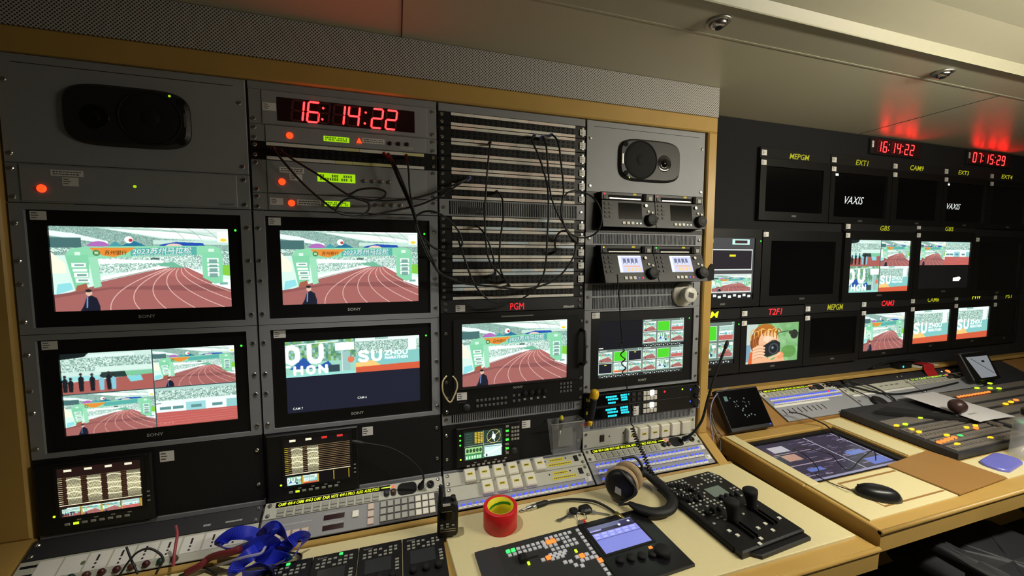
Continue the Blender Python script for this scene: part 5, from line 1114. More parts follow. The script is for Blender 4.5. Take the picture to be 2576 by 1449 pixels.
c = Cv(120, 80, (96, 100, 100)); cells(c, 0, 0, 1, 1, [ARCH, 'g', TRACK, ARCH, OUF, ARCH])
wall_monitor(1.545, 1.888, -.515, -.212, (1.575, 1.858, -.468, -.272), ('PGM', 1.70, -.236, .125, .03), L_YEL, c.a, 'wall monitor with small tiled pictures, behind the gooseneck microphone', st=False, led_=(1.877, -.286))
wall_monitor(1.892, 2.286, -.515, -.212, (1.927, 2.258, -.481, -.291), ('T2F1', 2.10, -.236, .085, .03), L_REDT, feed_photog(), 'wall monitor showing a blond photographer against green leaves, named T2F1')
wall_monitor(2.290, 2.684, -.515, -.205, (2.33, 2.655, -.475, -.280), ('MEPGM', 2.498, -.228, .112, .03), L_YELD, None, 'dark wall monitor named MEPGM, between the photographer and the track view')
wall_monitor(2.688, 3.07, -.505, -.196, (2.717, 3.040, -.473, -.275), ('CAM3', 2.892, -.221, .10, .029), L_REDT, small(ARCH, 132, 84), 'wall monitor showing a track view, with its name in red')
wall_monitor(3.075, 3.452, -.505, -.190, (3.110, 3.427, -.458, -.272), ('CAM6', 3.27, -.212, .10, .028), L_YELD, small(SUF, 132, 84), 'wall monitor showing large white letters over a red track, next to the red-named monitor')
wall_monitor(3.457, 3.832, -.505, -.185, (3.498, 3.806, -.455, -.269), ('PVW', 3.67, -.207, .085, .03), L_YEL, small(SUF, 132, 84), 'wall monitor showing large white letters over a red track, named PVW')
wall_monitor(3.837, 4.11, -.505, -.190, (3.86, 4.09, -.455, -.275), ('PST', 4.0, -.212, .08, .026), L_YELD, None, 'dark wall monitor at the end of the bottom row')
def wall_clock(u0, u1, v0, v1, s, lab):
    t = thing('wall_clock', lab, 'clock', FW, ((u0 + u1) / 2, v0 - .012, 0)); hw = (u1 - u0) / 2; H = v1 - v0 + .024
    MB().box(-hw - .035, hw + .035, 0, H, 0, .014, .002).obj('case', BLACKM, t); MB().box(-hw - .012, hw + .012, .004, H - .004, .014, .0146).obj('window', REDWIN, t)
    h = v1 - v0 - .004; w = (u1 - u0) / 6.0; p = w * .62; x = -hw + .01
    for part in s.split(':'):
        clock_digits(t, part, x, .014, p * .72, h, p * 1.28, 0, .0146); x += p * 2.55
        if part != s.split(':')[-1]: clock_digits(t, ':', x, .014, p, h, p, 0, .0146)
        x += p * .55
    sticker(t, -hw - .03, -hw - .016, H * .4, H * .8, .0146)
wall_clock(2.724, 3.052, .563, .618, '16:14:22', 'red digital wall clock reading 16:14:22 above the dim yellow CAM9 name')
wall_clock(3.519, 3.874, .567, .622, '07:15:29', 'red digital wall clock reading 07:15:29 above the monitor wall')
# ---------------------------------------------------------------- tilted console behind the higher desk
FP = frame((1.655, -.008, -.694), (0, .09, .14), (0, -.14, .09))
t = thing('touchscreen', 'thick black touch panel with faint green icons, leaning against the post', 'touch panel', FP, (.10, 0, 0))
MB().prism(rrect(-.112, .112, 0, .170, .004), -.002, .022, .003).obj('case', BLACK, t); MB().box(-.106, .106, .016, .164, .022, .0226).obj('glass', GLASS, t)
L_TEAL = led('dim_teal_icon', (70, 130, 122), .55)
b = MB(); b.box(-.085, -.068, .122, .142, .0226, .0229); b.obj('teal_icon', L_TEAL, t)
rr = random.Random(2); b = MB()
for i in range(22):
    x, y = rr.gauss(-.02, .022), rr.gauss(.11, .016)
    if i > 13: x, y = rr.gauss(.01, .02), rr.gauss(.062, .010)
    r = rr.uniform(.0015, .0035); b.prism([(x - r, y - r), (x + r, y - r), (x + r * .8, y + r), (x - r, y + r * .7)], .0226, .0229)
b.obj('faint_icons', led('faint_icon', (120, 150, 146), .5), t, kind='stuff'); dots(t, 'blue_light', [(.096, .012)], .003, .022, L_BLUE, 8)
intercom(FT, 1.985, 2.465, -.0455, -.0025, ['CAM9', '4W-4', 'CAM8', '4W-3', 'CAM7', 'DIR', 'NOT1', '4W-1', 'PRO', 'FOLD'], 'tilted intercom panel with yellow lit names, behind the higher desk beside the touch panel', 10)
blue_panel(FT, 1.985, 2.465, -.0935, -.0465, 2, 'two rows of blue lit keys behind the higher desk', 24, red=.16)
t = unit('fader_strip', 'tilted grey strip with a white name tape and a row of dark slots', 'rack unit', 1.985, 2.465, -.1835, -.0945, GREY2, FT); MB().box(*LB(t, 1.99, 2.33, -.108, -.0965), .004, .0052).obj('name_tape', PAPER, t)
for i in range(9): MB().box(*LB(t, 2.012 + .030 * i, 2.017 + .030 * i, -.150, -.122), .004, .0046).obj('dark_slot', VOID, t)
def blank(u0, u1, v0, v1, m, lab): t = unit('blanking_unit', lab, 'rack unit', u0, u1, v0, v1, m, FT); W_ = u1 - u0; h = v1 - v0; screws(t, [(-W_ / 2 + .012, h * .5), (W_ / 2 - .012, h * .5)], .004); return t
blank(2.475, 2.955, -.0455, -.0025, DARK, 'tilted dark blank panel behind the headset, above the putty panel')
t = blank(2.475, 2.955, -.0935, -.0465, PUTTY, 'tilted putty panel with faded print behind the headset'); b = MB()
for i in range(4): blocks(.02 + .04 * i, .045 + .04 * i, .022, .027, .004, .0043, b=b)
b.obj('print', INK, t, kind='stuff'); MB().box(-.19, -.178, .014, .034, .004, .0065).obj('rocker_switch', BLACK, t)
t = blank(2.475, 2.955, -.1835, -.0945, GREY2, 'tilted grey panel with a white tape, under the headset'); MB().box(-.22, .23, .074, .085, .004, .0052).obj('name_tape', PAPER, t)
intercom(FT, 2.965, 3.445, -.0935, -.0465, ['C9', '4W', 'C8', '4W', 'C7', 'DIR', 'N1', '4W'], 'tilted intercom panel with green-yellow lit names, behind the sheet of paper', 8, L_CHART)
t = blank(2.965, 3.445, -.0455, -.0025, DARK, 'tilted dark panel with an orange lamp, below the red tape'); dots(t, 'orange_lamp', [(.155, .014)], .012, .004, L_ORG, 20, .006); dots(t, 'white_light', [(.11, .018)], .004, .004, L_WHT, 10)
blank(2.965, 3.445, -.1835, -.0945, GREY2, 'tilted plain grey panel behind the sheet of paper'); blank(3.455, 3.935, -.1835, -.0025, DARK, 'tall tilted dark panel behind the small leaning display')
# small leaning display
FL = frame((3.45, .012, -.640), (0, .05, .10), (0, -.10, .05))
t = thing('leaning_display', 'small black display leaning on the console, white page with a diagonal line', 'display', FL, (0, 0, .0))
MB().prism(rrect(-.13, .11, 0, .155, .004), -.03, .0, .004).obj('case', BLACK, t); MB().box(-.06, .06, -.012, 0, -.03, -.01).obj('foot', BLACK, t); MB().prism([(-.062, .014), (.075, .014), (.092, .128), (-.098, .130)], 0, .0008).obj('page', led('lit_page', (150, 154, 158), .75), t)
b = MB().prism([(-.066, .120), (-.066, .124), (.066, .034), (.066, .030)], .0008, .0011); b.box(.015, .04, .095, .105, .0008, .0011); b.obj('drawn_marks', INKB, t)
t = thing('red_tape_strip', 'strip of red and white tape hanging over the yellow ledge', 'tape', FG, (3.20, .152, -.585 + ZO + .001)); 
b = MB(); pth = [(.04, .012), (0, .013), (-.006, .008), (-.012, -.02), (-.03, -.045), (-.05, -.06)]; V = [(x * .045 + (-.045 if 0 else 0) + s * .03, y, z) for (y, z) in pth for x, s in ((-1, 0), (1, 0))]
b.add(V, [(2 * i, 2 * i + 1, 2 * i + 3, 2 * i + 2) for i in range(len(pth) - 1)]); b.obj('red_strip', mat('red_fabric_tape', (172, 30, 34), .6, var=.06), t)
for s in (-1, 1): MB().box(s * .07 - .02, s * .07 + .02, -.004, .04, 0, .006).obj('white_block', WHITE, t)
t = thing('status_box', 'small black box with a cyan light on the yellow ledge', 'box', FG, (3.03, .178, -.585 + ZO + .0005)); MB().box(-.05, .05, -.02, .018, 0, .026, .003).obj('case', BLACK, t); 
b = MB().cyl(-.02, .013, .006, .020, .021, 10); b.V = [(x, -z, y) for x, y, z in b.V]; b.obj('cyan_light', L_CYAN, t)
# ---------------------------------------------------------------- on the higher desk
GREYB = mat('warm_grey_console', (112, 106, 98), .5, bump=.2, bscale=500, var=.06)
def mixer_desk(u0, u1, v0, v1, h0, h1, lab, lit, rows):
    t = thing('switcher_console', lab, 'switcher', FE, ((u0 + u1) / 2, (v0 + v1) / 2, .0016)); hw, hv = (u1 - u0) / 2, (v1 - v0) / 2
    V = [(-hw, -hv, 0), (hw, -hv, 0), (hw, hv, 0), (-hw, hv, 0), (-hw, -hv, h0), (hw, -hv, h0), (hw, hv, h1), (-hw, hv, h1)]
    MB().add(V, [(0, 3, 2, 1), (4, 5, 6, 7), (0, 1, 5, 4), (2, 3, 7, 6), (0, 4, 7, 3), (1, 2, 6, 5)]).obj('body', DARK, t)
    S = lambda x, y: h0 + (h1 - h0) * (y + hv) / (2 * hv)
    def pad_(name, x0, x1, y0, y1, w, m):
        b = MB(); V = [(x, y, S(x, y) + d) for d in (0, w) for x, y in ((x0, y0), (x1, y0), (x1, y1), (x0, y1))]
        return b.add(V, [(0, 3, 2, 1), (4, 5, 6, 7), (0, 1, 5, 4), (1, 2, 6, 5), (2, 3, 7, 6), (3, 0, 4, 7)]).obj(name, m, t)
    for y0, y1 in rows: pad_('key_bank', -hw + .02, hw - .02, y0, y1, .004, GREYB)
    for name, m, x, y, r1, r2 in lit:
        b = MB(); P = [(x + r1 * math.cos(a), y + r2 * math.sin(a)) for a in np.linspace(0, 6.283, 13)[:-1]]; b.prism(P, S(x, y) + .004, S(x, y) + .009, .001); b.obj(name, m, t)
    return t, S
cx, cy = 2.545, -.1925; lit = []
for (u, v), m in (((2.335, -.182), L_AMB), ((2.385, -.184), L_CHART), ((2.355, -.220), L_AMB), ((2.356, -.243), L_AMB), ((2.43, -.29), L_AMB), ((2.60, -.27), L_AMB), ((2.66, -.27), L_AMB), ((2.57, -.35), L_AMB), ((2.375, -.345), L_AMB), ((2.63, -.285), L_ORG)): lit.append(('amber_lit_key', m, u - cx, v - cy, .013, .007))
for i in range(5): lit.append(('orange_lit_key', L_ORG, 2.325 + .027 * i - cx, -.318 + .002 * i - cy, .012, .0075))
lit.append(('green_lit_key', L_GREENK, 2.475 - cx, -.308 - cy, .012, .007))
for u, v in ((2.53, -.16), (2.555, -.155), (2.575, -.165)): lit.append(('lime_lit_key', L_CHART, u - cx, v - cy, .011, .006))
t, S = mixer_desk(2.295, 2.795, -.385, 0.0, .024, .030, 'low dark switcher console with rows of amber and orange lit keys', lit, ((-.18, -.145), (-.135, -.10), (-.09, -.055), (-.045, -.01), (.01, .06)))
b = MB()
for r in range(4):
    for i in range(22): x, y = -.21 + .019 * i, -.163 + .045 * r; b.box(x - .007, x + .007, y - .005, y + .005, S(x, y) + .004, S(x, y) + .0075)
b.obj('unlit_keys', GREYB, t, kind='stuff')
MB().prism([(-.16, .12), (-.05, .14), (.12, -.0), (.16, -.07), (.08, -.02), (-.12, .09)], .030, .046, .004).obj('arm_rest', RUBBER, t)
cx, cy = 3.25, -.155; lit = [('orange_lit_key', L_ORG, 2.99 + .0245 * i - cx, -.060 - cy, .0095, .006) for i in range(11)]
for (u, v), m in (((3.25, -.012), L_CHART), ((3.32, -.03), L_CHART), ((3.36, -.045), L_CHART), ((3.42, .012), L_CHART), ((3.10, -.17), L_AMB), ((3.16, -.163), L_AMB), ((3.22, -.156), L_ORG)): lit.append(('amber_lit_key', m, u - cx, v - cy, .014, .008))
t, S = mixer_desk(2.80, 3.70, -.33, -.002, .030, .040, 'long dark switcher console with a row of orange lit keys, beyond the sheet of paper', lit, ((-.14, -.09), (-.07, -.03), (-.01, .02), (.04, .08), (.11, .15)))
t = thing('paper_sheet', 'blank white sheet of paper lying across the switcher consoles', 'paper', FE, (2.79, -.145, .053))
pp = MB(); nx, ny = 6, 8; C4 = [(-.125, -.135), (.10, -.145), (.155, .145), (-.09, .14)]; V = []
for j in range(ny + 1):
    for i in range(nx + 1):
        a, b_ = i / nx, j / ny; x = (1 - b_) * ((1 - a) * C4[0][0] + a * C4[1][0]) + b_ * ((1 - a) * C4[3][0] + a * C4[2][0]); y = (1 - b_) * ((1 - a) * C4[0][1] + a * C4[1][1]) + b_ * ((1 - a) * C4[3][1] + a * C4[2][1]); V.append((x, y, .003 * math.sin(3 * a + 2 * b_)))
pp.add(V, [(j * (nx + 1) + i, j * (nx + 1) + i + 1, (j + 1) * (nx + 1) + i + 1, (j + 1) * (nx + 1) + i) for j in range(ny) for i in range(nx)]).obj('sheet', mat('white_paper', (206, 204, 204), .7, var=.02), t)
t = thing('joystick_ball', 'dark brown ball-topped joystick standing in front of the paper', 'joystick', FE, (2.675, -.205, .031)); MB().lathe([(.03, 0), (.028, .008), (.012, .014), (.008, .02), (.007, .035)], n=20).obj('boot', RUBBER, t)
MB().lathe([(.03 * math.sin(a) + .0004, .058 - .03 * math.cos(a)) for a in np.linspace(0, math.pi, 14)], n=24).obj('ball', mat('dark_brown_ball', (58, 38, 36), .35, var=.06), t)
t = thing('fader_bar', 'small grey T-shaped transition lever beside the joystick', 'lever', FE, (2.742, -.262, .032)); MB().box(-.006, .006, -.05, .03, .006, .016, .002).obj('stem', STEEL, t); MB().box(-.03, .03, .03, .045, .010, .024, .003).obj('grip', LGREY, t); MB().box(-.004, .004, .03, .04, 0, .010).obj('post', DARK, t)
t = thing('water_bottle', 'clear plastic bottle with black cap standing at the desk edge', 'bottle', FE, (2.565, -.445, .0018))
CLEAR = mat('clear_plastic', (226, 230, 236), .08, alpha=.2, spec=.7)
MB().lathe([(.001, .002), (.040, .001), (.043, .006), (.043, .05), (.042, .055), (.043, .06), (.043, .125), (.041, .14), (.026, .155), (.022, .160), (.0205, .160), (.0245, .153), (.0395, .138), (.0415, .124), (.0415, .008), (.001, .005)], n=40).obj('clear_wall', CLEAR, t)
MB().lathe([(.028, .160), (.030, .162), (.030, .180), (.028, .184), (.0005, .185)], n=30).obj('black_cap', BLACK, t); MB().lathe([(.001, .128), (.034, .128), (.036, .133), (.034, .137), (.001, .138)], n=26).obj('green_glint', mat('green_glint_paint', (60, 190, 110), .3, var=.05), t)  # green glint inside the clear bottle, put into the colour of a disc
t = thing('smartphone', 'blue-cased phone lying flat beside the clear bottle', 'phone', FE, (2.42, -.440, .0018), math.radians(8)); MB().prism(rrect(-.085, .085, -.035, .035, .03, 6), 0, .010, .003).obj('case', mat('violet_blue_plastic', (110, 112, 196), .3, var=.1), t)
# mouse
t = thing('computer_mouse', 'black oval computer mouse on the cream inlay of the higher desk', 'mouse', FE, (1.768, -.446, .0016), math.radians(58))
b = MB(); nu, nv = 20, 9; V = []
for j in range(nv + 1):
    f = j / nv; z = .034 * math.sin(f * math.pi / 2); s_ = math.cos(f * math.pi / 2) ** .55 if j < nv else .02
    for i in range(nu): a = 6.28318 * i / nu; V.append((.033 * s_ * math.cos(a), .060 * s_ * math.sin(a) + .004 * f, z))
b.add(V, [(j * nu + i, j * nu + (i + 1) % nu, (j + 1) * nu + (i + 1) % nu, (j + 1) * nu + i) for j in range(nv) for i in range(nu)], True); b.F.append(tuple(range(nu))[::-1]); b.F.append(tuple(nv * nu + k for k in range(nu)))
b.obj('shell', mat('mouse_black_plastic', (24, 24, 26), .32, var=.06), t); MB().box(-.0006, .0006, .012, .056, .014, .0322).obj('seam', VOID, t); MB().lathe([(.006, -.0035), (.008, -.002), (.008, .002), (.006, .0035)], (0, .032, .0245), (1, 0, 0), 18).obj('scroll_wheel', RUBBER, t)
# headset on the tilted panels
t = thing('headset', 'thin black headset with round ear pads draped over the tilted panels', 'headset', FT, (2.60, -.165, .0045))
MB().lathe([(.014, .0), (.030, .0), (.034, .006), (.034, .016), (.026, .021), (.012, .018), (.0005, .017)], (-.02, .0, 0), n=30).obj('ear_pad', RUBBER, t)
MB().tube(catmull([(.01, -.018, .008), (.06, -.020, .01), (.085, .01, .012), (.07, .06, .016), (.03, .10, .02), (-.02, .14, .012), (-.05, .145, .008)], 6), .006, 10, flat=.6).obj('headband', RUBBER, t)
MB().lathe([(.012, .0), (.024, .0), (.027, .006), (.024, .014), (.0005, .015)], (-.045, .135, 0), n=24).obj('ear_pad', RUBBER, t)
MB().tube(catmull([(-.035, .02, .008), (-.06, .06, .012), (-.09, .10, .012), (-.13, .135, .01), (-.20, .150, .014)], 6), .0028, 8).obj('cable', RUBBER, t)
# chair below the desk
t = thing('office_chair', 'dark grey upholstered chair pushed under the higher desk', 'chair', FG, (2.27, -.54, 0))
LEATH = mat('charcoal_leatherette', (38, 38, 41), .55, bump=.5, bscale=25, var=.2, vscale=12)
def cushion(W_, D_, H_, o, name, rx=0.0):
    b = MB(); n1, n2 = 18, 10; V = []
    for j in range(n2 + 1):
        ph = -math.pi / 2 + math.pi * j / n2
        for i in range(n1):
            th = 6.28318 * i / n1; e = .45; cp = abs(math.cos(ph)) ** e; sg = lambda q: math.copysign(abs(q) ** e, q)
            V.append((W_ * cp * sg(math.cos(th)), D_ * cp * sg(math.sin(th)), H_ * sg(math.sin(ph)) + .006 * math.sin(7 * th + j)))
    M = Matrix.Translation(o) @ Matrix.Rotation(rx, 4, 'X'); b.add([tuple(M @ Vector(v)) for v in V], [(j * n1 + i, j * n1 + (i + 1) % n1, (j + 1) * n1 + (i + 1) % n1, (j + 1) * n1 + i) for j in range(n2) for i in range(n1)], True); return b.obj(name, LEATH, t)
cushion(.27, .25, .05, (0, 0, .47), 'seat'); cushion(.25, .045, .20, (.0, -.30, .66), 'backrest', .15)
for s in (-1, 1): cushion(.03, .14, .018, (s * .29, -.04, .60), 'armrest'); MB().box(s * .29 - .012, s * .29 + .012, -.06, -.02, .42, .59).obj('arm_post', DARK, t)
MB().lathe([(.026, .05), (.026, .42)], n=18).obj('gas_column', STEEL, t)
for k in range(5): a = 1.2566 * k; MB().tube([(0, 0, .075), (.26 * math.cos(a), .26 * math.sin(a), .06)], .018, 8).obj('leg', BLACK, t); MB().lathe([(.02, -.012), (.028, -.008), (.028, .008), (.02, .012)], (.26 * math.cos(a), .26 * math.sin(a), .03), (math.cos(a + 1.57), math.sin(a + 1.57), 0), 16).obj('caster', RUBBER, t)
# ---------------------------------------------------------------- cables (world points)
CORD = mat('black_cable_sheath', (24, 24, 25), .5, bump=.1, bscale=300, var=.08); BOOTB = mat('blue_plug_boot', (120, 130, 200), .5, var=.08); BOOTR = mat('dark_red_plug_boot', (84, 26, 28), .5, var=.08)
REDC = mat('dark_red_cable', (110, 34, 38), .5, var=.1)
def cable(name, lab, cat, pts, r=.0028, m=None, plugs=(), group=None, k=6, plug_m=None):
    o = Vector(pts[0]); t = bpy.data.objects.new(name, None); col.objects.link(t); t.location = o; t.empty_display_size = .02; tag(t, lab, cat, group)
    P = [Vector(p) - o for p in pts]; C_ = catmull(P, k); MB().tube(C_, r, 8).obj('cord', m or CORD, t)
    for e, pm in plugs:
        p = P[0] if e == 0 else P[-1]; d = (Vector((0, 1, 0)))
        L_ = abs((p + o).y) - .004
        if L_ < .008: continue
        MB().lathe([(.0042, .0), (.0052, .004), (.0052, L_ * .6), (.0036, L_ * .62), (.0036, L_)], p - Vector((0, .002, 0)), d, 12).obj('plug', pm, t)
    return t
g = 'patch cables hanging on the rack'
cable('patch_cable', 'black patch cable looping low under the lime displays to a violet plug', 'cable', [(0.0624, -0.03, 1.795), (0.0901, -0.05, 1.758), (0.134, -0.055, 1.704), (0.1757, -0.055, 1.664), (0.214, -0.055, 1.634), (0.2538, -0.055, 1.622), (0.3001, -0.055, 1.625), (0.3638, -0.055, 1.639), (0.4413, -0.05, 1.661), (0.5044, -0.05, 1.693), (0.5643, -0.045, 1.733), (0.5827, -0.03, 1.744)], .0029, None, ((0, BOOTR), (1, BOOTB)), g)
cable('patch_cable', 'black patch cable with a wide oval loop below the tall lime display', 'cable', [(0.0789, -0.03, 1.79), (0.1117, -0.05, 1.765), (0.1738, -0.06, 1.726), (0.233, -0.06, 1.685), (0.2511, -0.062, 1.679), (0.2768, -0.064, 1.692), (0.3179, -0.064, 1.697), (0.3438, -0.064, 1.688), (0.335, -0.064, 1.672), (0.3016, -0.064, 1.663), (0.2658, -0.062, 1.667), (0.2389, -0.06, 1.681)], .0029, None, ((0, BOOTR),), g)
cable('patch_cable', 'black patch cable with a round loop over the short lime display', 'cable', [(0.2396, -0.066, 1.68), (0.2714, -0.068, 1.666), (0.2966, -0.068, 1.657), (0.3003, -0.068, 1.642), (0.2855, -0.068, 1.626), (0.255, -0.068, 1.62), (0.2205, -0.068, 1.627), (0.2189, -0.068, 1.641), (0.2363, -0.068, 1.661), (0.2612, -0.066, 1.668), (0.3326, -0.06, 1.665), (0.419, -0.055, 1.676), (0.4988, -0.05, 1.704), (0.5643, -0.045, 1.736), (0.5876, -0.03, 1.749)], .0029, None, ((1, BOOTB),), g)
cable('patch_cable', 'thick black patch cable dropping from dark red plugs beside the yellowed strip', 'cable', [(0.3412, -0.03, 1.802), (0.3614, -0.05, 1.774), (0.3797, -0.055, 1.728), (0.3994, -0.055, 1.683), (0.4182, -0.058, 1.635), (0.4283, -0.06, 1.59), (0.4476, -0.06, 1.539), (0.4664, -0.058, 1.499), (0.4955, -0.05, 1.458), (0.5434, -0.045, 1.439)], .0044, None, ((0, BOOTR),), g)
cable('patch_cable', 'thin dark patch cable from the last red plug, merging into the thick drop', 'cable', [(0.4023, -0.03, 1.801), (0.4074, -0.05, 1.753), (0.4095, -0.055, 1.697), (0.4202, -0.062, 1.635), (0.4284, -0.064, 1.604)], .0026, None, ((0, BOOTR),), g)
cable('patch_cable', 'thin patch cable from the second red plug, crossing the thick drop', 'cable', [(0.353, -0.03, 1.801), (0.3698, -0.056, 1.769), (0.3871, -0.062, 1.728), (0.4046, -0.062, 1.682), (0.4221, -0.066, 1.629)], .0026, None, ((0, BOOTR),), g)
cable('patch_cable', 'black patch cable arching from the bundle into the lower patch panels', 'cable', [(0.4234, -0.06, 1.624), (0.4492, -0.06, 1.639), (0.4854, -0.06, 1.637), (0.5226, -0.055, 1.615), (0.5501, -0.05, 1.583), (0.5594, -0.05, 1.55), (0.5437, -0.05, 1.533), (0.5081, -0.05, 1.526), (0.473, -0.055, 1.537), (0.4413, -0.06, 1.567)], .003, None, (), g)
cable('patch_cable', 'long black patch cable sagging in a deep U above the PGM display', 'cable', [(0.7974, -0.03, 1.895), (0.7796, -0.05, 1.872), (0.7964, -0.055, 1.833), (0.8152, -0.055, 1.786), (0.8304, -0.055, 1.73), (0.835, -0.055, 1.656), (0.8314, -0.055, 1.581), (0.824, -0.055, 1.473), (0.7958, -0.055, 1.414), (0.7425, -0.055, 1.376), (0.6903, -0.055, 1.366), (0.6445, -0.055, 1.374), (0.5975, -0.055, 1.422), (0.5665, -0.055, 1.499), (0.5549, -0.04, 1.543), (0.5494, -0.03, 1.565)], .003, None, ((0, BOOTB),), g)
cable('patch_cable', 'black patch cable from the middle top plug to the knot at the rail', 'cable', [(0.8243, -0.03, 1.893), (0.8255, -0.055, 1.855), (0.8292, -0.06, 1.798), (0.8393, -0.06, 1.709), (0.8629, -0.06, 1.65), (0.8995, -0.06, 1.595), (0.9334, -0.055, 1.554)], .003, None, ((0, BOOTB),), g)
cable('patch_cable', 'black patch cable from the violet top plug, bowing out to the knot', 'cable', [(0.8542, -0.03, 1.902), (0.8657, -0.055, 1.871), (0.8751, -0.06, 1.801), (0.8833, -0.062, 1.72), (0.8743, -0.062, 1.657), (0.8887, -0.062, 1.607), (0.922, -0.058, 1.557)], .003, None, ((0, BOOTB),), g)
cable('patch_cable', 'black patch cable falling straight from the third patch panel', 'cable', [(0.6513, -0.03, 1.859), (0.6413, -0.05, 1.81), (0.6357, -0.052, 1.755), (0.6317, -0.052, 1.697), (0.6277, -0.052, 1.637), (0.631, -0.052, 1.559), (0.6412, -0.05, 1.502), (0.674, -0.045, 1.46), (0.704, -0.03, 1.432)], .0028, None, ((0, CORD), (1, CORD)), g)
cable('patch_cable', 'black patch cable falling from the lowest upper patch panel', 'cable', [(0.6722, -0.03, 1.712), (0.6846, -0.05, 1.685), (0.6865, -0.052, 1.628), (0.6788, -0.052, 1.578), (0.6735, -0.052, 1.505), (0.6821, -0.048, 1.46), (0.7119, -0.03, 1.418)], .0028, None, ((0, CORD), (1, CORD)), g)
cable('patch_cable', 'black patch cable looping across the rail to the dark-display decks', 'cable', [(0.8765, -0.06, 1.67), (0.8926, -0.06, 1.71), (0.9245, -0.06, 1.722), (0.9629, -0.06, 1.716), (0.9925, -0.075, 1.69), (1.011, -0.08, 1.644), (1.003, -0.075, 1.598), (0.9766, -0.06, 1.576), (0.9403, -0.055, 1.574), (0.9047, -0.055, 1.589)], .0028, None, (), g)
cable('patch_cable', 'long black patch cable swinging from the knot across the lower patch panels', 'cable', [(0.9359, -0.05, 1.555), (0.9202, -0.06, 1.508), (0.8759, -0.06, 1.451), (0.8264, -0.06, 1.423), (0.7435, -0.06, 1.408), (0.6447, -0.06, 1.42), (0.553, -0.06, 1.432), (0.4887, -0.06, 1.463), (0.472, -0.06, 1.498), (0.4456, -0.06, 1.555)], .003, None, (), g)
cable('patch_cable', 'short black patch cable with a violet plug among the lower patch panels', 'cable', [(0.6087, -0.03, 1.605), (0.6266, -0.05, 1.581), (0.6434, -0.052, 1.544), (0.6563, -0.05, 1.499), (0.6663, -0.03, 1.455)], .0028, None, ((0, CORD), (1, BOOTB)), g)
cable('patch_cable', 'black patch cable bent round the knot beside the white stickers', 'cable', [(0.9371, -0.062, 1.554), (0.9138, -0.066, 1.569), (0.8902, -0.062, 1.594), (0.868, -0.056, 1.584), (0.8598, -0.05, 1.556), (0.8728, -0.03, 1.526)], .003, None, ((1, CORD),), g)
# coiled headphone lead, hanging from the decks to the desk
P = [(1.06, -0.1, 1.453), (1.067, -0.1, 1.388), (1.078, -0.095, 1.308), (1.089, -0.09, 1.232)]
co_ = catmull(P, 6)
a = P[-1]; b_ = [(1.109, -0.085, 1.107)][0]
for i in range(64):
    f = i / 63; ang = 2 * math.pi * 4 * f; c_ = Vector(a).lerp(Vector(b_), f); co_.append(c_ + Vector((.007 * math.sin(ang), -.005 * math.cos(ang) + .005, 0)))
co_ += catmull([(1.111, -0.085, 1.102), (1.124, -0.08, 1.027), (1.136, -0.085, 0.9318)], 5)
path = catmull([(1.139, -0.085, 0.9214), (1.147, -0.105, 0.8798), (1.157, -0.135, 0.837), (1.164, -0.165, 0.7966)] + [(1.197, -0.1807, 0.763), (1.219, -0.2175, 0.7738), (1.254, -0.2418, 0.774), (1.25, -0.2697, 0.773), (1.215, -0.2799, 0.7727), (1.186, -0.2536, 0.7736), (1.178, -0.2114, 0.772), (1.171, -0.1772, 0.7681)], 40)
acc = 0.0
for i in range(len(path) - 1):
    p, q = path[i], path[i + 1]; l = (q - p).length; tt = (q - p).normalized(); e1 = tt.cross(Vector((0, 1, .3))).normalized(); e2 = tt.cross(e1)
    k = max(1, int(l / .0009))
    for s in range(k):
        ang = (acc + l * s / k) / .0085 * 6.2832; co_.append(p.lerp(q, s / k) + e1 * (.0068 * math.cos(ang)) + e2 * (.0068 * math.sin(ang)))
    acc += l
o = Vector(co_[0]); t = bpy.data.objects.new('coiled_lead', None); col.objects.link(t); t.location = o; tag(t, 'black coiled headphone lead hanging from the decks down to the joystick controller', 'cable')
MB().tube([Vector(p) - o for p in co_], .0021, 6).obj('cord', CORD, t)
# gooseneck microphones
def goose(lab, pts, rtip, r=.0032):
    o = Vector(pts[0]); t = bpy.data.objects.new('gooseneck_microphone', None); col.objects.link(t); t.location = o; tag(t, lab, 'microphone', 'gooseneck microphones')
    P = [Vector(p) - o for p in pts]; d = (P[1] - P[0]).normalized(); MB().lathe([(.0085, 0), (.0095, .004), (.009, .016), (.005, .026), (.0042, .034)], P[0], d, 16).obj('plug', BLACK, t)
    C_ = catmull(P, 7); MB().tube(C_, r, 8).obj('stalk', RUBBER, t); d = (P[-1] - P[-2]).normalized(); MB().lathe([(r, -.004), (rtip, .004), (rtip * 1.1, .018), (rtip * .8, .028), (.0008, .031)], P[-1], d, 14).obj('capsule', DARK if rtip < .005 else RUBBER, t)
goose('thin gooseneck microphone bending from the intercom over the waveform monitor', [(0.4242, -0.035, 0.7988), (0.4343, -0.055, 0.8377), (0.4226, -0.065, 0.8762), (0.3878, -0.07, 0.921), (0.3438, -0.07, 0.954), (0.3005, -0.068, 0.97), (0.2653, -0.066, 0.9799)], .0045, .0028)
goose('long gooseneck microphone rising in front of the wooden post', [(1.399, -0.035, 0.8185), (1.415, -0.06, 0.8492), (1.445, -0.075, 0.9038), (1.464, -0.08, 0.9839), (1.486, -0.085, 1.066), (1.51, -0.09, 1.14), (1.525, -0.09, 1.175)], .0062, .0045)
cable('microphone_cable', 'thin black microphone lead crossing the sunken screen frame from the tilted strip', 'cable', [(1.992, 0.0094, 0.8393), (2.022, -0.0115, 0.8386), (2.059, -0.0359, 0.8228), (2.107, -0.0606, 0.799), (2.083, -0.1084, 0.7934), (2.063, -0.1469, 0.7881)], .003)
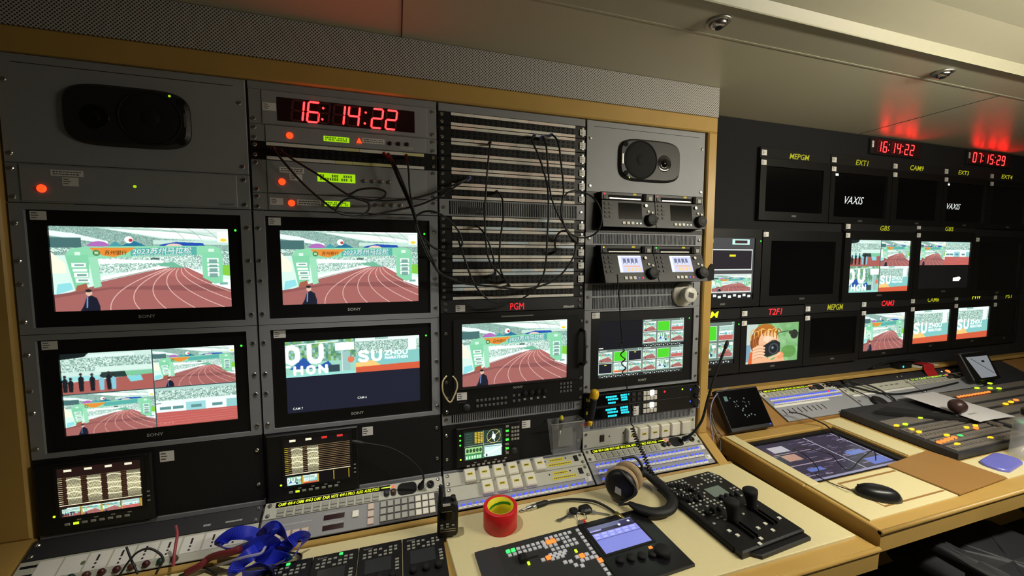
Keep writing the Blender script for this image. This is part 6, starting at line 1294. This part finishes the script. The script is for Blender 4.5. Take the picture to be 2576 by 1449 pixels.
cable('mouse_cable', 'thin black mouse lead looping over the sunken screen', 'cable', [(1.705, -0.4128, 0.7873), (1.698, -0.3699, 0.7827), (1.696, -0.3233, 0.7823), (1.711, -0.3024, 0.7819), (1.736, -0.2951, 0.7822), (1.771, -0.2506, 0.7847), (1.79, -0.1989, 0.7884), (1.778, -0.1742, 0.7932), (1.812, -0.1843, 0.8009), (1.839, -0.2087, 0.7981), (1.872, -0.2418, 0.793), (1.848, -0.2839, 0.7856), (1.83, -0.3183, 0.7824), (1.863, -0.3179, 0.7824), (1.931, -0.2942, 0.7852), (1.999, -0.2778, 0.7918), (2.046, -0.2688, 0.7941), (2.034, -0.2847, 0.7915), (1.993, -0.3098, 0.7867)], .0016)
# plug lying on the desk, with its lead
pts = [(0.7408, -0.1606, 0.7557), (0.7612, -0.1571, 0.7558), (0.7874, -0.1562, 0.7578), (0.827, -0.1558, 0.7578), (0.8764, -0.1651, 0.7595), (0.9322, -0.1888, 0.7587), (0.9578, -0.2161, 0.7558), (0.9732, -0.247, 0.7528), (0.9785, -0.2662, 0.7521)]
t = cable('jack_lead', 'black jack lead lying in an arc on the desk between the tape and the headphones', 'cable', pts, .0038)
P0 = Vector((0, 0, 0)); d = (Vector(pts[0]) - Vector(pts[1])).normalized(); MB().lathe([(.0075, -.028), (.0078, -.002), (.0065, .0), (.0065, .012), (.0034, .014), (.0034, .036), (.002, .040)], P0, d, 16).obj('plug', CHROME, t); MB().lathe([(.0055, -.06), (.0082, -.05), (.0082, -.02), (.0076, -.018)], P0, d, 16).obj('sleeve', RUBBER, t)
pe = Vector(pts[-1]) - Vector(pts[0]); d2 = (Vector(pts[-1]) - Vector(pts[-2])).normalized(); MB().lathe([(.0068, -.012), (.0072, .004), (.0064, .006), (.0064, .016), (.0034, .018), (.0034, .032), (.0015, .036)], pe, d2, 16).obj('plug', mat('brass_plug', (180, 160, 96), .3, .8, var=.05), t)
# grey wires behind the wooden post and along the desk gap
for lab, pts in (('pale violet wire hanging beside the wooden post', [(1.744, 0.1, 0.9437), (1.65, 0.06, 0.9401), (1.58, 0.02, 0.9113), (1.562, 0, 0.839), (1.557, -0.02, 0.7832), (1.514, -0.05, 0.7475), (1.438, -0.09, 0.7486)]), ('grey-green wire looped in the gap between the two desks', [(1.583, 0.03, 0.9155), (1.585, 0.02, 0.8443), (1.587, 0, 0.8028), (1.603, -0.01, 0.7688), (1.587, -0.02, 0.7298), (1.536, -0.04, 0.7312)]), ('grey wire with a tight loop in the gap between the two desks', [(1.583, 0.02, 0.8777), (1.596, 0.01, 0.8221), (1.623, 0, 0.7814), (1.612, -0.01, 0.746), (1.565, -0.03, 0.7282), (1.522, -0.05, 0.7351)])): cable('loose_wire', lab, 'wire', pts, .0026, mat('grey_violet_wire' if 'violet' in lab else 'grey_green_wire', (128, 128, 158) if 'violet' in lab else (96, 102, 98), .5, var=.06))
# cream zip tie loop, tool tray, tools
t = cable('cable_tie', 'loose cream cable tie loop hanging beside the monitor with control buttons', 'cable tie', [(0.5106, -0.03, 1.143), (0.4977, -0.035, 1.127), (0.4973, -0.035, 1.096), (0.5097, -0.03, 1.068), (0.5207, -0.03, 1.058), (0.5307, -0.03, 1.072), (0.5422, -0.03, 1.102), (0.54, -0.03, 1.124), (0.529, -0.03, 1.14)], .0024, mat('cream_nylon', (208, 192, 150), .5, var=.05))
TRAYM = mat('clear_smoky_plastic', (196, 200, 200), .12, alpha=.22, spec=.6)
t = thing('tool_tray', 'clear plastic tray of small tools stuck beside the small waveform monitor', 'tray', FR, (.915, -.655, .0045))
PT = [(-.045, 0), (.048, 0), (.056, .118), (-.060, .118)]
def tray_pt(x, y, f): return (x * (1 + .10 * f), y, .052 * f)
b = MB(); n = 4; V = [(x, y, .0005) for x, y in PT] + [(x * 1.05, y, .028 + .022 * y / .118) for x, y in PT]
b.add(V, [(0, 3, 2, 1), (4, 5, 6, 7), (0, 1, 5, 4), (1, 2, 6, 5), (3, 0, 4, 7)]); b.obj('clear_wall', TRAYM, t)
MB().tube([(-.060, .118, .001), (-.063, .118, .05), (.0588, .118, .05), (.056, .118, .001)], .0018, 6).obj('rim', mat('pale_clear_edge', (170, 172, 168), .2, alpha=.7), t)
b = MB().box(-.025, .030, .02, .085, .014, .0155); b.obj('paper_card', mat('grey_card', (120, 122, 118), .6, var=.08), t)
t = thing('screwdriver', 'short screwdriver with yellow tipped handle in the clear tray', 'screwdriver', FR, (.893, -.60, .026)); MB().lathe([(.003, -.03), (.003, .03)], (0, 0, 0), (.1, 1, 0), 10).obj('shaft', STEEL, t); MB().lathe([(.006, .03), (.0075, .045), (.007, .064)], (0, 0, 0), (.1, 1, 0), 14).obj('handle', RUBBER, t); MB().lathe([(.0068, .064), (.007, .070), (.004, .078), (.0008, .079)], (0, 0, 0), (.1, 1, 0), 14).obj('end_cap', YLAB, t)
t = thing('utility_knife', 'black utility knife with yellow ends hanging over the clear tray', 'knife', FR, (1.002, -.560, .036))
kd = Vector((.16, 1, 0)).normalized(); MB().lathe([(.009, .012), (.012, .03), (.0125, .06), (.012, .085), (.0135, .09)], (0, 0, 0), kd, 16).obj('handle', RUBBER, t); YK = mat('yellow_knife_plastic', (230, 186, 24), .4, var=.05)
MB().lathe([(.0125, .09), (.0150, .095), (.0155, .110), (.0125, .120), (.0008, .124)], (0, 0, 0), kd, 18).obj('yellow_end', YK, t); MB().lathe([(.004, -.006), (.0085, -.002), (.0095, .006), (.008, .013)], (-.001, 0, .002), kd, 16).obj('yellow_button', YK, t); MB().box(-.034, .0, -.004, .004, -.004, .002).obj('red_blade_cover', mat('dark_red_plastic', (120, 34, 36), .4, var=.05), t)
# ---------------------------------------------------------------- blue ribbon pile, red strap and wires at the left end
BLUE = mat('royal_blue_ribbon', (34, 48, 190), .45, bump=.2, bscale=700, var=.12)
t = thing('blue_ribbon', 'tangled pile of royal blue lanyard ribbon beside the tray of name cards', 'ribbon', FG, tuple([(0.018, -0.1231, 0.7449)][0]))
def ribbon(pts, w, name='loop'):
    o = t.matrix_world.translation; C_ = catmull([Vector(p) - o for p in pts], 7); b = MB(); V = []
    for i, p in enumerate(C_):
        a = C_[max(i - 1, 0)]; c_ = C_[min(i + 1, len(C_) - 1)]; tt = (c_ - a).normalized(); s = tt.cross(Vector((.5 * math.sin(i * .13 + len(pts)), -1.0, .9 * math.cos(i * .11)))).normalized(); s2 = Vector(s); nn = tt.cross(s2) * .0006
        for q in (p + s2 * w / 2 + nn, p - s2 * w / 2 + nn, p - s2 * w / 2 - nn, p + s2 * w / 2 - nn): V.append(tuple(q))
    n = len(C_); F = []
    for i in range(n - 1):
        for k in range(4): F.append((4 * i + k, 4 * i + (k + 1) % 4, 4 * (i + 1) + (k + 1) % 4, 4 * (i + 1) + k))
    b.add(V, F); return b.obj(name, BLUE, t)
ribbon([(0.0115, -0.0972, 0.7738), (-0.0139, -0.1126, 0.8032), (-0.047, -0.1169, 0.8081), (-0.0667, -0.1232, 0.7929), (-0.046, -0.1351, 0.7825), (-0.0055, -0.1414, 0.7823), (0.0243, -0.1388, 0.7874)], .031)
ribbon([(0.015, -0.1227, 0.7829), (0.0419, -0.1554, 0.8218), (0.0631, -0.1606, 0.8367), (0.0882, -0.1756, 0.8212), (0.0966, -0.1883, 0.8007), (0.073, -0.1732, 0.7812), (0.0408, -0.1574, 0.7818)], .031)
ribbon([(0.0709, -0.1666, 0.7715), (0.0951, -0.1724, 0.7913), (0.1145, -0.1664, 0.8015), (0.126, -0.1498, 0.787), (0.1171, -0.1666, 0.7715), (0.1051, -0.1821, 0.7629)], .031)
ribbon([(0.0166, -0.157, 0.7818), (0.0502, -0.1896, 0.7857), (0.0744, -0.1954, 0.7805), (0.093, -0.1861, 0.7658), (0.0709, -0.2009, 0.7623), (0.0446, -0.2112, 0.762), (0.0092, -0.2148, 0.7619)], .031)
ribbon([(0.0356, -0.162, 0.7916), (0.0211, -0.1961, 0.8005), (-0.0022, -0.2014, 0.7853), (-0.0076, -0.2112, 0.77), (0.0128, -0.1997, 0.7704), (0.0449, -0.197, 0.7704), (0.0791, -0.2305, 0.7693)], .031)
ribbon([(0.0481, -0.1637, 0.8316), (0.0685, -0.1785, 0.8511), (0.074, -0.1872, 0.8458), (0.0595, -0.1809, 0.826), (0.0359, -0.1616, 0.8016)], .014)
ribbon([(-0.0046, -0.1702, 0.7813), (0.0227, -0.1735, 0.8062), (0.0541, -0.1758, 0.8112), (0.0679, -0.184, 0.8009), (0.053, -0.1928, 0.7906), (0.0272, -0.1917, 0.7806)], .031)
cable('clear_wrap', 'crumpled clear plastic strip over the blue ribbon', 'plastic wrap', [(-0.0706, -0.1506, 0.756), (-0.0201, -0.1951, 0.7925), (0.0176, -0.2099, 0.807), (0.0478, -0.215, 0.8118), (0.055, -0.202, 0.8173)], .0032, mat('clear_wrap_plastic', (190, 190, 205), .1, alpha=.5))
cable('red_strap', 'dark red strap twisted into the blue ribbon', 'strap', [(-0.1301, -0.1444, 0.7502), (-0.0997, -0.1481, 0.7641), (-0.0818, -0.1406, 0.7743), (-0.0389, -0.1651, 0.7935), (-0.0075, -0.1714, 0.8013)], .0085, REDC)
cable('red_wire', 'thin red wire standing up in front of the name cards', 'wire', [(-0.1481, -0.16, 0.7823), (-0.1502, -0.15, 0.7996), (-0.1553, -0.13, 0.8156), (-0.1605, -0.11, 0.8276), (-0.1674, -0.1, 0.8457)], .0032, mat('pale_red_wire', (150, 62, 70), .5, var=.08))
cable('black_wire', 'thin black wire bent into a round loop before the name cards', 'wire', [(-0.2499, -0.13, 0.8309), (-0.2401, -0.14, 0.8177), (-0.2302, -0.15, 0.8067), (-0.2139, -0.165, 0.7877)] + [(-0.2123, -0.168, 0.7879)], .0022, CORD)
cable('black_wire', 'black wire arching in a wide loop before the name cards', 'wire', [(-0.2436, -0.17, 0.7916), (-0.2319, -0.16, 0.8121), (-0.2195, -0.15, 0.8255), (-0.1995, -0.145, 0.8269), (-0.1773, -0.15, 0.8128), (-0.1696, -0.155, 0.7982), (-0.1746, -0.165, 0.7859), (-0.1771, -0.17, 0.7779)], .0024, CORD)
cable('black_wire', 'black wire curling out below the blue ribbon onto the cream strip', 'wire', [(0.063, -0.1694, 0.7734), (0.0937, -0.1532, 0.7559), (0.119, -0.1585, 0.7477), (0.119, -0.1794, 0.747), (0.1077, -0.1962, 0.7465), (0.0785, -0.1999, 0.7464)], .0028, CORD)
cable('black_wire', 'black wire lying across the desk edge before the red strap', 'wire', [(-0.1442, -0.1486, 0.7481), (-0.1151, -0.1415, 0.7523), (-0.0932, -0.1454, 0.7542), (-0.0598, -0.1694, 0.7474)], .0026, CORD)
cable('headset_cable', 'thick black headset lead running along the tilted panels behind the switcher consoles', 'cable', [(2.442, 0.1402, 0.8771), (2.517, 0.1286, 0.8716), (2.577, 0.1035, 0.8596), (2.621, 0.0779, 0.8474), (2.684, 0.0551, 0.8366), (2.769, 0.042, 0.8303), (2.915, 0.0416, 0.8302), (3.085, 0.0471, 0.8327), (3.274, 0.0573, 0.8376)], .0042)
cable('ledge_cable', 'black cable lying in a low arc along the yellow ledge', 'cable', [(2.786, 0.17, 0.928), (2.892, 0.178, 0.9435), (3.008, 0.18, 0.9451), (3.107, 0.18, 0.9442), (3.179, 0.178, 0.9325)], .005)
# ---------------------------------------------------------------- end
